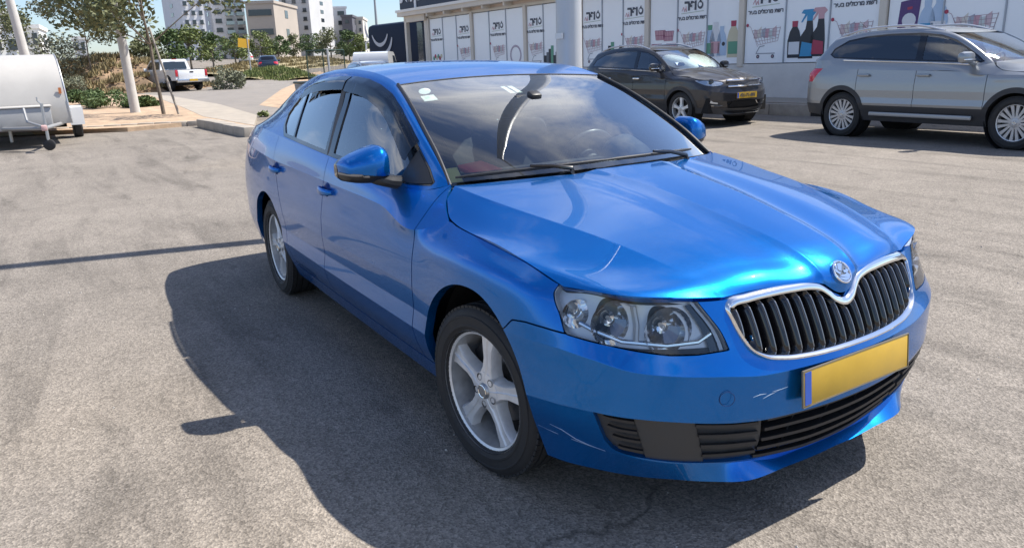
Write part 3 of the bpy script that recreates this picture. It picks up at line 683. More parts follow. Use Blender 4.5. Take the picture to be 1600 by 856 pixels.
        # lower black skirt and divider web
        for (pts, r, m_) in (([(.95,.690),(.90,.672),(.80,.652),(.66,.640),(.56,.645),(.515,.665)], .007, chr_), ([(.765,.745),(.765,.70),(.762,.655)], .009, mat('bezel grey'))):
            mb = MB(); q = [inlens(a, z) for a, z in pts]; mb.tube([p-nn*.022 for p, nn in q], r, 8); mb.build('trim_web', m_, hlo)
        # dark wedge at the inner end with a lined silver strip
        q0 = clip(lv, lf, np.maximum(lv[:,3]-(.528+.30*(lv[:,4]-.62)), (lv[:,4]-.745))); 
        if len(q0[1]): mesh('inner_wedge', offset(q0[0], q0[1], -.020), q0[1], hlo, M_GLOSSB)
        q0 = clip(lv, lf, np.maximum(lv[:,3]-(.500+.33*(lv[:,4]-.62)), .487+.33*(lv[:,4]-.62)-lv[:,3]))
        if len(q0[1]): mesh('silver_strip', offset(q0[0], q0[1], -.014), q0[1], hlo, mat('lined silver', (.45,.46,.48), .35, .7))
        q0 = clip(lv, lf, lv[:,4]-(.626+.014*np.clip((lv[:,3]-.5)/.4, 0, 1)))
        if len(q0[1]): mesh('lower_skirt', offset(q0[0], q0[1], -.028), q0[1], hlo, M_GREYP)
    # ---- hood
    HG = hood_surface(HOOD); hv, hf = gridmesh(HG); hf = orient(hv, hf, CENTER)
    hood = panel('hood', hv, hf, car, M_BLUE, .02, 60)
    mesh('inner_hood', offset(hv, hf, -.03), hf, car, M_DARK)
    # ---- badge
    c = Vector((.787, 0, .765)); n = Vector((.80,0,.60)).normalized(); q = Matrix.Translation(c) @ Matrix((Vector((0,1,0)), n.cross(Vector((0,1,0))), n)).transposed().to_4x4()
    bd = empty('badge', (0,0,0)); bd.parent = car
    mb = MB(); mb.lathe([(.0315,-.012),(.0375,-.004),(.0385,.004),(.036,.007),(.0325,.0065),(.031,.003)], 56, q); mb.build('ring', M_CHROME, bd)
    mb = MB(); mb.lathe([(.0005,.0035),(.020,.0035),(.032,.003)], 40, q); mb.build('disc', mat('badge disc', (.22,.24,.26), .25, .7), bd)
    # winged arrow: shaft, head, three feathers, eye
    def emb(poly, z=.0035, h=.003): m_ = MB(); m_.prism(poly, h, q @ Matrix.Translation((0,0,z))); return m_
    em = MB()
    arc = lambda r, a0, a1, k, cx=0, cy=0: [(cx+r*math.cos(R(a0+(a1-a0)*i/k)), cy+r*math.sin(R(a0+(a1-a0)*i/k))) for i in range(k+1)]
    for poly in ([(-.027,-.014)]+arc(.0295, 200, 330, 10)+[(.018,-.006),(.004,-.011),(-.012,-.010)],
                 [(.016,-.008),(.029,-.001),(.0195,.009),(.0185,.003),(.006,.0035),(.004,-.004)],
                 [(-.004,.002)]+arc(.028, 60, 105, 6)[::1]+[(-.014,.008)],
                 [(-.008,-.001),(-.018,.006)]+arc(.029, 112, 140, 5)+[(-.012,-.003)],
                 [(-.012,-.004)]+arc(.029, 146, 172, 5)+[(-.016,-.008)]):
        em.prism(poly, .003, q @ Matrix.Translation((0,0,.0035)))
    em.build('winged_arrow', M_CHROME, bd, True, 20)
    # ---- number plate
    n = Vector((1,0,.0875)).normalized(); rot = Matrix((n, Vector((0,1,0)), n.cross(Vector((0,1,0))))).transposed()
    npz = empty('number_plate', (0,0,0)); npz.parent = car
    pc = Vector((.873,0,.4757))
    mb = MB(); mb.box(pc, (.006,.514,.108), rot, .003); mb.build('plate', mat('yellow plate', (.58,.36,.035), .35, coat=.3, var=.08, vscale=9), npz)
    mb = MB(); mb.box(pc+rot @ Vector((.0035,-.240,0)), (.002,.028,.100), rot); mb.build('blue_band', mat('plate blue', (.03,.10,.45), .35), npz)
    mb = MB()
    for s in (-1, 1):
        mb.box(pc+rot @ Vector((.001, 0, s*.0555)), (.006,.522,.003), rot); mb.box(pc+rot @ Vector((.001, s*.2605, 0)), (.006,.003,.112), rot)
    mb.build('plate_frame', mat('plate rim', (.30,.27,.2), .3, .5), npz)
    mb = MB(); mb.box(pc+Vector((-.025,0,0)), (.045,.42,.07)); mb.build('plate_bracket', M_BLACKP, npz)
    # ---- shoulders, greenhouse
    ring9 = G[-1]; SG = shoulder_surface(ring9[(ring9[:,0] < -.2)]); sv, sf = gridmesh(SG, SG[...,[0,2]]); sf = orient(sv, sf, CENTER)
    GG = green_surface(GBOT, RAIL); gv, gf = gridmesh(GG, GG[...,[0,2]]); gf = orient(gv, gf, CENTER)
    dlo = [(-2.372,1.040),(-2.47,1.085),(-2.525,1.151),(-2.50,1.215),(-2.427,1.268),(-2.30,1.312),(-2.15,1.340),(-1.95,1.357),(-1.775,1.364),(-1.55,1.362),(-1.387,1.350),(-1.24,1.325),(-1.096,1.288),(-.95,1.232),(-.81,1.163),(-.672,1.088),(-.56,1.020),(-.500,.975),(-.505,.962),(-.62,.956),(-.9,.968),(-1.551,.999),(-2.0,1.021)]
    Bx = lambda z, o: -1.535-.46*(z-.99)*.55+o     # B-pillar centre line
    for sgn in (-1, 1):
        v, f = (sv.copy(), sf) if sgn > 0 else mirror(sv, sf)
        lines = {'f': .425, 'b': 1.52, 'r': 2.47}
        X = v[:,0]
        def seg(lo, hi): return clip(v, f, np.maximum(lo-X, X-hi))
        for nm, lo, hi in (('rear_quarter_shoulder', -9, -2.4722), ('rear_door_shoulder', -2.4678, -1.5222), ('front_door_shoulder', -1.5178, -.4272), ('fender_shoulder', -.4228, 9)):
            q = seg(lo, hi); panel(nm, q[0], q[1], car, M_BLUE, .014)
        mesh('inner_shoulder', offset(v, f, -.02), f, car, M_DARK)
        v, f = (gv.copy(), gf) if sgn > 0 else mirror(gv, gf)
        ph = sdpoly(v[:,3:5], dlo); body = clip(v, f, -ph+.001); dl = clip(v, f, ph)
        panel('side_frame', body[0], body[1], car, M_BLUE, .02)
        # black surround and the panes
        dv, df = dl
        ph = sdpoly(dv[:,3:5], dlo)+.018     # inside the rubber
        xb = dv[:,0]-Bx(dv[:,4], 0); xq = dv[:,0]-(-2.162-.122*(dv[:,4]-1.017)/.252)
        tri = dv[:,0]-(-.705+.02*(dv[:,4]-.96)/.1)
        front = np.maximum(np.maximum(ph, -xb+.062), tri); rear = np.maximum(np.maximum(ph, xb+.062), -xq+.012); quart = np.maximum(ph, xq+.012)
        for nm, p_ in (('front_window', front), ('rear_window', rear), ('quarter_window', quart)):
            q = clip(dv, df, p_)
            if len(q[1]): mesh(nm, offset(q[0], q[1], -.006), q[1], car, M_SGLASS)
        fr = clip(dv, df, -np.minimum(np.minimum(front, rear), quart)); panel('window_trim', fr[0], fr[1], car, M_GLOSSB, .012)
        q = clip(dv, df, np.maximum(-tri, ph-.012)); mesh('mirror_triangle', offset(q[0], q[1], .003), q[1], car, M_BLACKP)
        # wind visors along the window tops
        top = [(-2.30,1.300),(-2.15,1.334),(-1.95,1.353),(-1.775,1.360),(-1.62,1.362)]; top2 = [(-1.60,1.362),(-1.387,1.348),(-1.24,1.323),(-1.096,1.286),(-.95,1.230),(-.81,1.161),(-.70,1.10)]
        for ln, wd0 in ((top, .060), (top2, .066)):
            L_ = np.array(ln); ph = sdline(v[:,3:5], L_)-wd0; ph = np.maximum(ph, np.maximum(v[:,0]-max(L_[:,0]), min(L_[:,0])-v[:,0])); ph = np.maximum(ph, sdpoly(v[:,3:5], dlo)-.010)
            q = clip(v, f, ph)
            if len(q[1]):
                d = -sdpoly(q[0][:,3:5], dlo); w = q[0].copy(); w[:,:3] += vnormals(q[0], q[1])*(np.clip((d+.01)/.03, 0, 1)*.018+.003)[:,None]; panel('wind_visor', w, q[1], car, M_VISOR, .0015, 60)
    # ---- roof, rear screen, boot lid
    RG = roof_surface(RAIL); rv, rf_ = gridmesh(RG); rf_ = orient(rv, rf_, CENTER); panel('roof', rv, rf_, car, M_BLUE, .02, 60)
    RB = roof_surface(RAIL, x1=-3.48); RB = RB[RB.shape[0]*2//3:]; 
    ce = np.array([(x, 0, z) for x, z in ROOFC]); rd = resample(np.array(RAIL), 600); cd = resample(ce, 600); rows = []
    for t in np.linspace(0, 1, 60):
        x = -2.73+(-3.46+2.73)*t; c = [np.interp(-x, -cd[:,0], cd[:,k]) for k in range(3)]; e = [np.interp(-x, -rd[:,0], rd[:,k]) for k in range(3)]; s = np.linspace(-1, 1, 61)
        rows.append(np.stack([np.full(61, x), s*e[1], c[2]+(e[2]-c[2])*np.abs(s)**2.6], 1))
    tv, tf = gridmesh(np.array(rows)); tf = orient(tv, tf, CENTER)
    ph = np.maximum(np.maximum(np.abs(tv[:,1])-.50, tv[:,0]+2.77), -3.26-tv[:,0]); q = clip(tv, tf, ph); mesh('rear_screen', q[0], q[1], car, M_SGLASS); q = clip(tv, tf, -ph); panel('tailgate', q[0], q[1], car, M_BLUE, .02)
    # boot end cap
    be_ = []; rim = np.array([b for b in BELT if b[0] < -3.3]+[(-3.70,.45,1.02),(-3.725,.22,1.02),(-3.73,0,1.02)]); r9 = np.array([p for p in ROW9 if p[0] < -3.3]); 
    rr = resample(rim, 40); r9 = resample(r9, 40); in_ = rr*[1,.9,1]+np.array([.08,0,.03]); c3 = np.array([np.linspace(-3.40,-3.44,40), np.linspace(.62,0,40), np.linspace(1.075,1.12,40)]).T
    GG2 = np.array([r9, (r9+rr)/2, rr, c3]); gv2, gf2 = gridmesh(GG2); 
    for sgn in (1, -1):
        a, b = (gv2, gf2) if sgn > 0 else mirror(gv2, gf2); b = orient(a, b, CENTER); mesh('boot_end', a, b, car, M_BLUE)
    # ---- windshield
    WG = windshield_surface(); wv, wf = gridmesh(WG, WG[...,1:3]); wf = orient(wv, wf, CENTER)
    fr_ = np.array([i/(WG.shape[0]-1) for i in range(WG.shape[0]) for j in range(WG.shape[1])]); sr = np.array([abs(-1+2*j/(WG.shape[1]-1)) for i in range(WG.shape[0]) for j in range(WG.shape[1])])
    edge = np.minimum(np.minimum((1-sr)*.62-.045, (1-fr_)*1.05-.045), fr_*1.05-.09)
    ws = panel('windshield', wv, wf, car, M_WGLASS, .004)
    q = clip(np.hstack([wv, edge[:,None]]), wf, edge); mesh('frit_band', offset(q[0], q[1], -.006), q[1], ws, M_GLOSSB)
    # cowl, seals
    mb = MB(); 
    hr = HG[:, 0] if False else None
    cow = [(-.225,0,.985),(-.255,.25,.982),(-.32,.45,.972),(-.40,.62,.958),(-.43,.70,.955)]; cw = resample(np.array(cow), 20); cw = np.vstack([cw[::-1][:-1]*[1,-1,1], cw]); fw = cw+np.array([.12,0,-.035])
    cv, cf = gridmesh(np.array([cw+[-.06,0,.0], cw, fw])); mesh('cowl', cv, orient(cv, cf, (-.3,0,0)), car, M_BLACKP)
    for sgn in (-1, 1):
        e = resample(np.array(WSE), 30)*[1,sgn,1]; mb = MB(); mb.tube([Vector(p)+Vector((.006,sgn*.010,.004)) for p in e], .009, 8); mb.build('pillar_seal', M_BLACKP, car)
    hd = np.array([(-1.150,-.574,1.331)]); hh = WG[-1]; mb = MB(); mb.tube([Vector(p)+Vector((-.004,0,.0)) for p in hh[::3]], .005, 6); mb.build('header_seal', M_BLACKP, car)
    # wipers
    def wsp(f_, s, d=.012):
        i = int(f_*(WG.shape[0]-1)); j = int((s+1)/2*(WG.shape[1]-1)); return Vector(WG[i, j])+Vector((.45,0,.89))*d
    for (f0, s0, s1, f1, base) in ((.035,-.97,-.10,.030,(-.27,-.25,.993)), (.040,-.12,.72,.030,(-.26,.36,.990))):
        wi = empty('wiper', (0,0,0)); wi.parent = car
        b = [wsp(f0+(f1-f0)*t, s0+(s1-s0)*t, .020) for t in np.linspace(0, 1, 10)]
        mb = MB(); mb.tube(b, [.004]+[.007]*8+[.004], 6); mb.build('blade', M_BLACKP, wi)
        m0 = b[4]+Vector((.01,0,.014)); mb = MB(); mb.tube([Vector(base)+Vector((.02,0,-.02)), Vector(base)+Vector((.01,0,.012)), (Vector(base)+m0)/2+Vector((.01,0,.012)), m0], [.012,.010,.008,.006], 8); mb.build('arm', M_GLOSSB, wi)
    # ---- door handles
    for sgn in (-1, 1):
        for door, x, z in ((sides[sgn][0], -1.455, .838), (sides[sgn][1], -2.395, .850)):
            yb = .872; mb = MB(); pts = []
            Vs = []; Fs = []; n = 12
            for i in range(n):
                t = i/(n-1); xx = x-.095+.19*t; bow = .030*math.sin(math.pi*t)**.6+.002; hz = .012+.007*math.sin(math.pi*t)
                for k2 in range(8):
                    a = 2*math.pi*k2/8; Vs.append((xx, sgn*(yb+bow+.008*math.cos(a)), z+hz*math.sin(a)))
            for i in range(n-1):
                for k2 in range(8): Fs.append((i*8+k2, i*8+(k2+1)%8, (i+1)*8+(k2+1)%8, (i+1)*8+k2))
            Fs += [tuple(range(8)), tuple((n-1)*8+k2 for k2 in range(8))]
            mesh('handle', np.array(Vs), Fs, door, M_BLUE)
            mb = MB(); q = Matrix.Translation((x, sgn*.866, z)) @ Matrix.Rotation(R(-90*sgn), 4, 'X'); mb.lathe([(.001,.012),(.028,.010),(.036,.003),(.040,-.004)], 24, q); mb.build('handle_recess_shade', mat('recess shade blue', (.002,.03,.16), .35, .4), door)  # darker blue dome paints the recess shade behind the handle
    # ---- mirrors
    for sgn in (-1, 1):
        mi = empty('mirror', (0,0,0)); mi.parent = car
        secs = []   # (y, x centre, depth, zlow, zhigh)
        for (y, xf, xb_, z0, z1) in [(.822,-.76,-.83,.988,1.045),(.832,-.715,-.84,.971,1.083),(.855,-.69,-.845,.962,1.108),(.89,-.685,-.855,.959,1.106),(.935,-.70,-.865,.960,1.090),(.975,-.73,-.873,.965,1.071),(1.003,-.77,-.877,.975,1.054),(1.014,-.82,-.872,.988,1.040)]:
            secs.append((y, (xf+xb_)/2, (xf-xb_)/2, (z0+z1)/2, (z1-z0)/2))
        n = 36; Vs = []; Fs = []
        S = np.array(secs); SS = interp1(chord(S[:, :1]*3), S, np.linspace(0, chord(S[:, :1]*3)[-1], 26))
        for (y, xc, dx, zc, dz) in SS:
            for k2 in range(n):
                a = 2*math.pi*k2/n; ca_, sa_ = math.cos(a), math.sin(a); e = .72
                px = math.copysign(abs(ca_)**e, ca_); pz = math.copysign(abs(sa_)**e, sa_)
                if ca_ < 0: px = math.copysign(abs(ca_)**.35, ca_)
                Vs.append((xc+dx*px, sgn*y, zc+dz*pz))
        m_ = len(SS)
        for i in range(m_-1):
            for k2 in range(n): Fs.append((i*n+k2, i*n+(k2+1)%n, (i+1)*n+(k2+1)%n, (i+1)*n+k2))
        Fs += [tuple(range(n)), tuple((m_-1)*n+k2 for k2 in range(n))]
        Vs = np.array(Vs); tri = []
        for f_ in Fs:
            for j in range(1, len(f_)-1): tri.append((f_[0], f_[j], f_[j+1]))
        tri = np.array(tri); tri = orient(Vs, tri, (-.79, sgn*.92, 1.03)); Vs5 = np.hstack([Vs, np.zeros((len(Vs), 2))])
        zc_ = Vs5[:,2]-(.992+.05*(np.abs(Vs5[:,1])-.86)/.17*.4)
        capm = clip(Vs5, tri, np.maximum(-zc_, -.835-Vs5[:,0])); mesh('cap', capm[0], capm[1], mi, M_BLUE, True, 60)
        lowm = clip(Vs5, tri, np.maximum(zc_, -.835-Vs5[:,0])); mesh('lower_shell', offset(lowm[0], lowm[1], -.002), lowm[1], mi, M_BLACKP, True, 60)
        gm_ = clip(Vs5, tri, Vs5[:,0]+.835); mesh('mirror_back', gm_[0], gm_[1], mi, M_GLOSSB, True, 60)
        band = clip(Vs5, tri, np.maximum(np.maximum(zc_-.002, -zc_-.008), np.maximum(.925-np.abs(Vs5[:,1]), -.845-Vs5[:,0]))); mesh('indicator_strip', offset(band[0], band[1], .0025), band[1], mi, mat('clear indicator', (.30,.29,.28), .15, .3))
        mb = MB(); mb.tube([(-.705, sgn*.79, .955),(-.715, sgn*.83, .962),(-.725, sgn*.885, .978),(-.755, sgn*.92, .988)], [.030,.026,.024,.018], 10); mb.build('foot', M_BLACKP, mi)
    # ---- wheels
    for (x, s, y, st, an) in ((0,-1,.760,.107,R(96)), (0,1,.760,.107,R(20)), (-2.686,-1,.755,0,R(75)), (-2.686,1,.755,0,R(40))):
        wheel('wheel', car, s, (x, s*y, .306), st, an)
    # wheel wells and floor
    for x in (0, -2.67):
        for s in (-1, 1):
            prof = [(.385,.0),(.385,.26)]; q = Matrix.Translation((x, s*.60, .32)) @ Matrix.Rotation(R(-90*s), 4, 'X')
            mb = MB(); mb.lathe([(.001,.0),(.38,.0),(.385,.10),(.385,.20)], 40, q); o = mb.build('wheel_well', M_DARK, car)
            bm = bmesh.new(); bm.from_mesh(o.data); bmesh.ops.delete(bm, geom=[v for v in bm.verts if v.co.z < .26], context='VERTS'); bm.to_mesh(o.data); bm.free()
    mb = MB(); mb.box((-1.34,0,.30), (2.0,1.56,.22)); mb.box((.45,0,.34),(.30,1.1,.26)); mb.box((-1.45,0,.26),(3.7,1.06,.14)); mb.box((-3.2,0,.42),(.8,1.3,.3)); mb.build('underbody', M_DARK, car)
    # ---- interior
    dv = []
    prof = [(-.30,.90),(-.42,.955),(-.62,.965),(-.78,.955),(-.86,.91),(-.88,.80),(-.80,.60)]
    rows = [[(x, y, z-.06*(abs(y)/.74)**2*0-.02*(abs(y)/.74)**4) for y in np.linspace(-.74,.74,41)] for x, z in resample(np.array(prof), 24)]
    dvv, dff = gridmesh(np.array(rows)); dash = mesh('dashboard', dvv, orient(dvv, dff, (-.5,0,.3)), car, M_DASH)
    mb = MB(); hump = [(x, .37+.20*math.cos(a), .955+.06*math.sin(a)) for x in (-.62,) for a in np.linspace(0, math.pi, 12)]
    q = Matrix.Translation((-.74,.37,.945)) @ Matrix.Rotation(R(90),4,'Y'); mb.lathe([(.0005,.0),(.10,.0),(.12,.06),(.08,.18),(.001,.22)], 24, q); mb.build('instrument_hood', M_DASH, dash)
    sw = empty('steering_wheel', (0,0,0)); sw.parent = car
    q = Matrix.Translation((-.98,.37,.905)) @ Matrix.Rotation(R(-68),4,'Y')
    mb = MB(); mb.lathe([(.168+.014*math.cos(a), .014*math.sin(a)) for a in np.linspace(0, 2*math.pi, 13)], 48, q); mb.build('rim', M_BLACKP, sw)
    mb = MB(); mb.lathe([(.001,.02),(.05,.02),(.07,0),(.06,-.05)], 20, q)
    for a in (0, math.pi, math.pi*1.5): mb.box(q @ Vector((.11*math.sin(a), .11*math.cos(a), 0)), (.03,.03,.10), q.to_3x3() @ Matrix.Rotation(-a, 3, 'Z') @ Matrix.Rotation(R(90),3,'X'))
    mb.build('hub', M_DASH, sw)
    def seat(x, y, wd, name='seat'):
        st = empty(name, (x, y, 0)); st.parent = car
        mb = MB(); mb.box((0,0,.42),(.52,wd,.16),None,.05); mb.build('cushion', M_SEAT, st)
        rt = Matrix.Rotation(R(-20),3,'Y'); mb = MB(); mb.box((-.33,0,.77),(.15,wd*.96,.66),rt,.06)
        mb.box((-.29,wd*.42,.74),(.16,.09,.5),rt,.035); mb.box((-.29,-wd*.42,.74),(.16,.09,.5),rt,.035); mb.build('backrest', M_SEAT, st)
        mb = MB(); mb.box((-.455,0,1.185),(.10,.27,.19),Matrix.Rotation(R(-12),3,'Y'),.045); mb.build('headrest', M_SEAT, st)
        mb = MB(); mb.tube([(-.43,.06,1.02),(-.455,.06,1.14)],.007,8); mb.tube([(-.43,-.06,1.02),(-.455,-.06,1.14)],.007,8); mb.build('headrest_post', M_CHROME, st)
    seat(-1.32,.37,.52); seat(-1.32,-.37,.52)
    rs = empty('rear_bench', (-2.2,0,0)); rs.parent = car
    mb = MB(); mb.box((0,0,.43),(.5,1.36,.16),None,.05); mb.build('cushion', M_SEAT, rs)
    mb = MB(); mb.box((-.36,0,.76),(.16,1.36,.62),Matrix.Rotation(R(-24),3,'Y'),.05); mb.build('backrest', M_SEAT, rs)
    for y in (-.45,0,.45): mb = MB(); mb.box((-.47,y,1.10),(.09,.26,.15),None,.04); mb.build('headrest', M_SEAT, rs)
    mb = MB(); mb.box((-2.9,0,1.0),(.5,1.2,.02)); mb.build('parcel_shelf', M_SEAT, car)
    ir = empty('interior_mirror', (0,0,0)); ir.parent = car
    mb = MB(); mb.box((-.93,0,1.235),(.03,.23,.065),Matrix.Rotation(R(15),3,'Z') @ Matrix.Rotation(R(10),3,'Y'),.014); mb.build('mirror_body', M_BLACKP, ir)
    mb = MB(); mb.tube([(-.93,0,1.25),(-.90,0,1.262)],.012,8); mb.box((-.895,0,1.258),(.05,.06,.04),Matrix.Rotation(R(25),3,'Y'),.01); mb.build('mirror_stem', M_BLACKP, ir)
    # headliner and inner pillars
    hl_v, hl_f = gridmesh(roof_surface(RAIL, n=40, m=31)); mesh('headliner', offset(hl_v, orient(hl_v, hl_f, CENTER), -.025), hl_f, car, mat('headliner cloth', (.30,.30,.29), .9))
    for sgn in (-1, 1):
        mb = MB(); mb.tube([(-1.50,sgn*.80,.6),(-1.55,sgn*.775,1.0),(-1.66,sgn*.63,1.33)],[.05,.045,.035],8); mb.build('inner_pillar', mat('grey trim', (.10,.10,.105), .6), car)
        mb = MB(); mb.tube([(-1.53,sgn*.745,1.02),(-1.47,sgn*.55,.62)],.012,6); mb.build('seat_belt', M_BLACKP, car)
    # stickers behind the windshield (small and flat)
    def on_ws(f_, s): return wsp(f_, s, -.004)
    def patch(name, f_, s, df, ds, m_):
        p = [on_ws(f_-df/2, s-ds/2), on_ws(f_-df/2, s+ds/2), on_ws(f_+df/2, s+ds/2), on_ws(f_+df/2, s-ds/2)]
        mb = MB(); mb.add(p, [(0,1,2,3)]); return mb.build(name, m_, ws)
    white = mat('sticker white', (.72,.78,.72), .5); 
    patch('sticker', .80, -.83, .07, .11, white); patch('sticker_print', .803, -.835, .03, .06, mat('sticker green', (.45,.60,.50), .5))
    p = on_ws(.895,-.80); mb = MB(); nn = Vector((.40,-.2,.89)).normalized(); q = nn.to_track_quat('Z','Y').to_matrix().to_4x4(); q.translation = p; mb.lathe([(.0005,0),(.028,0)], 28, q); mb.build('round_sticker', white, ws)
    patch('paper_slip', .80, -.12, .10, .045, white); patch('paper_slip', .80, -.055, .10, .045, white)
    patch('yellow_card', .09, -.955, .10, .05, mat('card yellow', (.72,.62,.22), .5))
    return car, WG
CAR, WSG = build_blue_car()
rb = MB(); rb.box((-.565,-.50,.996),(.12,.17,.016),Matrix.Rotation(R(22),3,'Z') @ Matrix.Rotation(R(14),3,'Y'),.003)
tag(rb.build('booklet', mat('red card', (.75,.07,.09), .5)), 'red booklet lying on the dashboard of the blue car', 'booklet')
# ------------------------------------------------------------------ the place around the car
_cy, _sy, _cp, _sp = math.cos(YAW), math.sin(YAW), math.cos(PITCH), math.sin(PITCH)
_f = Vector((_cy*_cp, _sy*_cp, -_sp)); _r0 = Vector((_sy, -_cy, 0)); _u0 = _r0.cross(_f)
_r = math.cos(ROLL)*_r0+math.sin(ROLL)*_u0; _u = -math.sin(ROLL)*_r0+math.cos(ROLL)*_u0
def gz(x, y):
    """gently dished yard: rises towards the shop and towards the road, then up the hill"""
    a = .012*min(max(0, y-2), 14); b = .0075*min(max(0, -x-6), 60); h = .030*min(max(0, -x-50), 200)
    return math.hypot(a, b)+h
def survey(px, py, D=None):
    """a point of the place from its bearing: on the ground, or at horizontal distance D"""
    d = _f+_r*((px-800)/FPX)-_u*((py-428-CYOFF)/FPX); o = Vector(CAMP)
    if D is not None: return o+d*(D/math.hypot(d.x, d.y))
    lo, hi = .5, 400.0
    fn = lambda t: (lambda p: p.z-gz(p.x, p.y))(o+d*t)
    t = lo
    while t < 400 and fn(t) > 0: lo = t; t *= 1.05
    hi = t
    for _ in range(40):
        m = (lo+hi)/2
        if fn(m) > 0: lo = m
        else: hi = m
    return o+d*lo
def asphalt_material():
    m = bpy.data.materials.new('worn asphalt'); m.use_nodes = True; nt = m.node_tree; N = nt.nodes; L = nt.links; b = N['Principled BSDF']
    tc = N.new('ShaderNodeTexCoord')
    def noise(scale, detail=5, rough=.6, dist=0.0, mapping=None):
        n = N.new('ShaderNodeTexNoise'); n.inputs['Scale'].default_value = scale; n.inputs['Detail'].default_value = detail; n.inputs['Roughness'].default_value = rough; n.inputs['Distortion'].default_value = dist
        if mapping:
            mp = N.new('ShaderNodeMapping'); mp.inputs['Scale'].default_value = mapping[0]; mp.inputs['Rotation'].default_value = (0,0,R(mapping[1])); L.new(tc.outputs['Object'], mp.inputs[0]); L.new(mp.outputs[0], n.inputs['Vector'])
        else: L.new(tc.outputs['Object'], n.inputs['Vector'])
        return n.outputs[0]
    def rng_(v, a, b_, c, d):
        r = N.new('ShaderNodeMapRange'); r.inputs[1].default_value = a; r.inputs[2].default_value = b_; r.inputs[3].default_value = c; r.inputs[4].default_value = d; L.new(v, r.inputs[0]); return r.outputs[0]
    def mul(a, b_):
        n = N.new('ShaderNodeMath'); n.operation = 'MULTIPLY'
        for i, v in enumerate((a, b_)):
            if isinstance(v, (int, float)): n.inputs[i].default_value = v
            else: L.new(v, n.inputs[i])
        return n.outputs[0]
    vo = N.new('ShaderNodeTexVoronoi'); vo.inputs['Scale'].default_value = 135; L.new(tc.outputs['Object'], vo.inputs['Vector'])
    sp = N.new('ShaderNodeSeparateColor'); L.new(vo.outputs['Color'], sp.inputs[0])
    stones = rng_(sp.outputs[0], 0, 1, .66, 1.36)
    vo2 = N.new('ShaderNodeTexVoronoi'); vo2.inputs['Scale'].default_value = 60; L.new(tc.outputs['Object'], vo2.inputs['Vector']); sp2 = N.new('ShaderNodeSeparateColor'); L.new(vo2.outputs['Color'], sp2.inputs[0])
    stones = mul(stones, rng_(sp2.outputs[1], 0, 1, .88, 1.12))
    big = rng_(noise(.35, 6, .6), .3, .7, .86, 1.12); mid = rng_(noise(2.3, 6, .65), .3, .7, .88, 1.10)
    # tyre streaks and old stains, running along the lane
    st = rng_(noise(1.0, 5, .62, .6, ((.35, 2.6, 1), 14)), .50, .70, 1.0, .66)
    st2 = rng_(noise(1.0, 6, .7, 1.0, ((1.3, 4.5, 1), 22)), .57, .70, 1.0, .70)
    fac = mul(mul(mul(stones, big), mul(mid, st)), st2)
    # hairline cracks, bent by noise
    ns = N.new('ShaderNodeTexNoise'); ns.inputs['Scale'].default_value = 1.4; ns.inputs['Detail'].default_value = 6; L.new(tc.outputs['Object'], ns.inputs['Vector'])
    va = N.new('ShaderNodeVectorMath'); va.operation = 'MULTIPLY_ADD'; va.inputs[1].default_value = (.9,.9,0); L.new(ns.outputs['Color'], va.inputs[0]); L.new(tc.outputs['Object'], va.inputs[2])
    vc = N.new('ShaderNodeTexVoronoi'); vc.feature = 'DISTANCE_TO_EDGE'; vc.inputs['Scale'].default_value = .22; L.new(va.outputs[0], vc.inputs['Vector'])
    ck = rng_(vc.outputs['Distance'], .0, .0035, .45, 1.0); cmask = rng_(noise(.25, 3, .5), .50, .60, 0, 1)
    cq = N.new('ShaderNodeMix'); cq.data_type = 'FLOAT'; cq.inputs[2].default_value = 1.0; L.new(cmask, cq.inputs[0]); L.new(ck, cq.inputs[3]); fac = mul(fac, cq.outputs[0])
    # oil spots
    vs_ = N.new('ShaderNodeTexVoronoi'); vs_.inputs['Scale'].default_value = .55; L.new(va.outputs[0], vs_.inputs['Vector']); fac = mul(fac, rng_(vs_.outputs['Distance'], .05, .16, .72, 1.0))
    sand = rng_(noise(.12, 5, .6), .52, .70, 0, .45)
    cm = N.new('ShaderNodeMix'); cm.data_type = 'RGBA'; cm.inputs[6].default_value = (.222,.196,.168,1); cm.inputs[7].default_value = (.31,.255,.19,1); L.new(sand, cm.inputs[0])
    vm = N.new('ShaderNodeVectorMath'); vm.operation = 'SCALE'; L.new(cm.outputs[2], vm.inputs[0]); L.new(fac, vm.inputs['Scale']); L.new(vm.outputs[0], b.inputs['Base Color'])
    b.inputs['Roughness'].default_value = .88; b.inputs['Specular IOR Level'].default_value = .3
    bp = N.new('ShaderNodeBump'); bp.inputs['Strength'].default_value = .55; bp.inputs['Distance'].default_value = .006; L.new(vo.outputs['Distance'], bp.inputs['Height']); L.new(bp.outputs[0], b.inputs['Normal'])
    return m
M_ASPH = asphalt_material()
M_SAND = mat('sandy soil', (.42,.30,.20), .95, var=.28, vscale=3.0, bump=.5, bscale=25)
M_PAVE = mat('pale concrete', (.36,.315,.26), .9, var=.16, vscale=2.5, bump=.2, bscale=60)
M_ROAD = mat('road asphalt', (.235,.21,.185), .9, var=.15, vscale=1.2, bump=.3, bscale=80)
def ground():
    rs = [0]+list(np.geomspace(1.5, 3200, 90)); na = 160; V = [(0,0,0)]; F = []
    for r in rs[1:]:
        for k in range(na):
            a = 2*math.pi*k/na; x, y = r*math.cos(a), r*math.sin(a); V.append((x, y, gz(x, y)))
    for k in range(na): F.append((0, 1+k, 1+(k+1)%na))
    for i in range(len(rs)-2):
        for k in range(na): F.append((1+i*na+k, 1+(i+1)*na+k, 1+(i+1)*na+(k+1)%na, 1+i*na+(k+1)%na))
    tag(mesh('ground', np.array(V), F, None, M_ASPH, True, None), kind='structure')
ground()
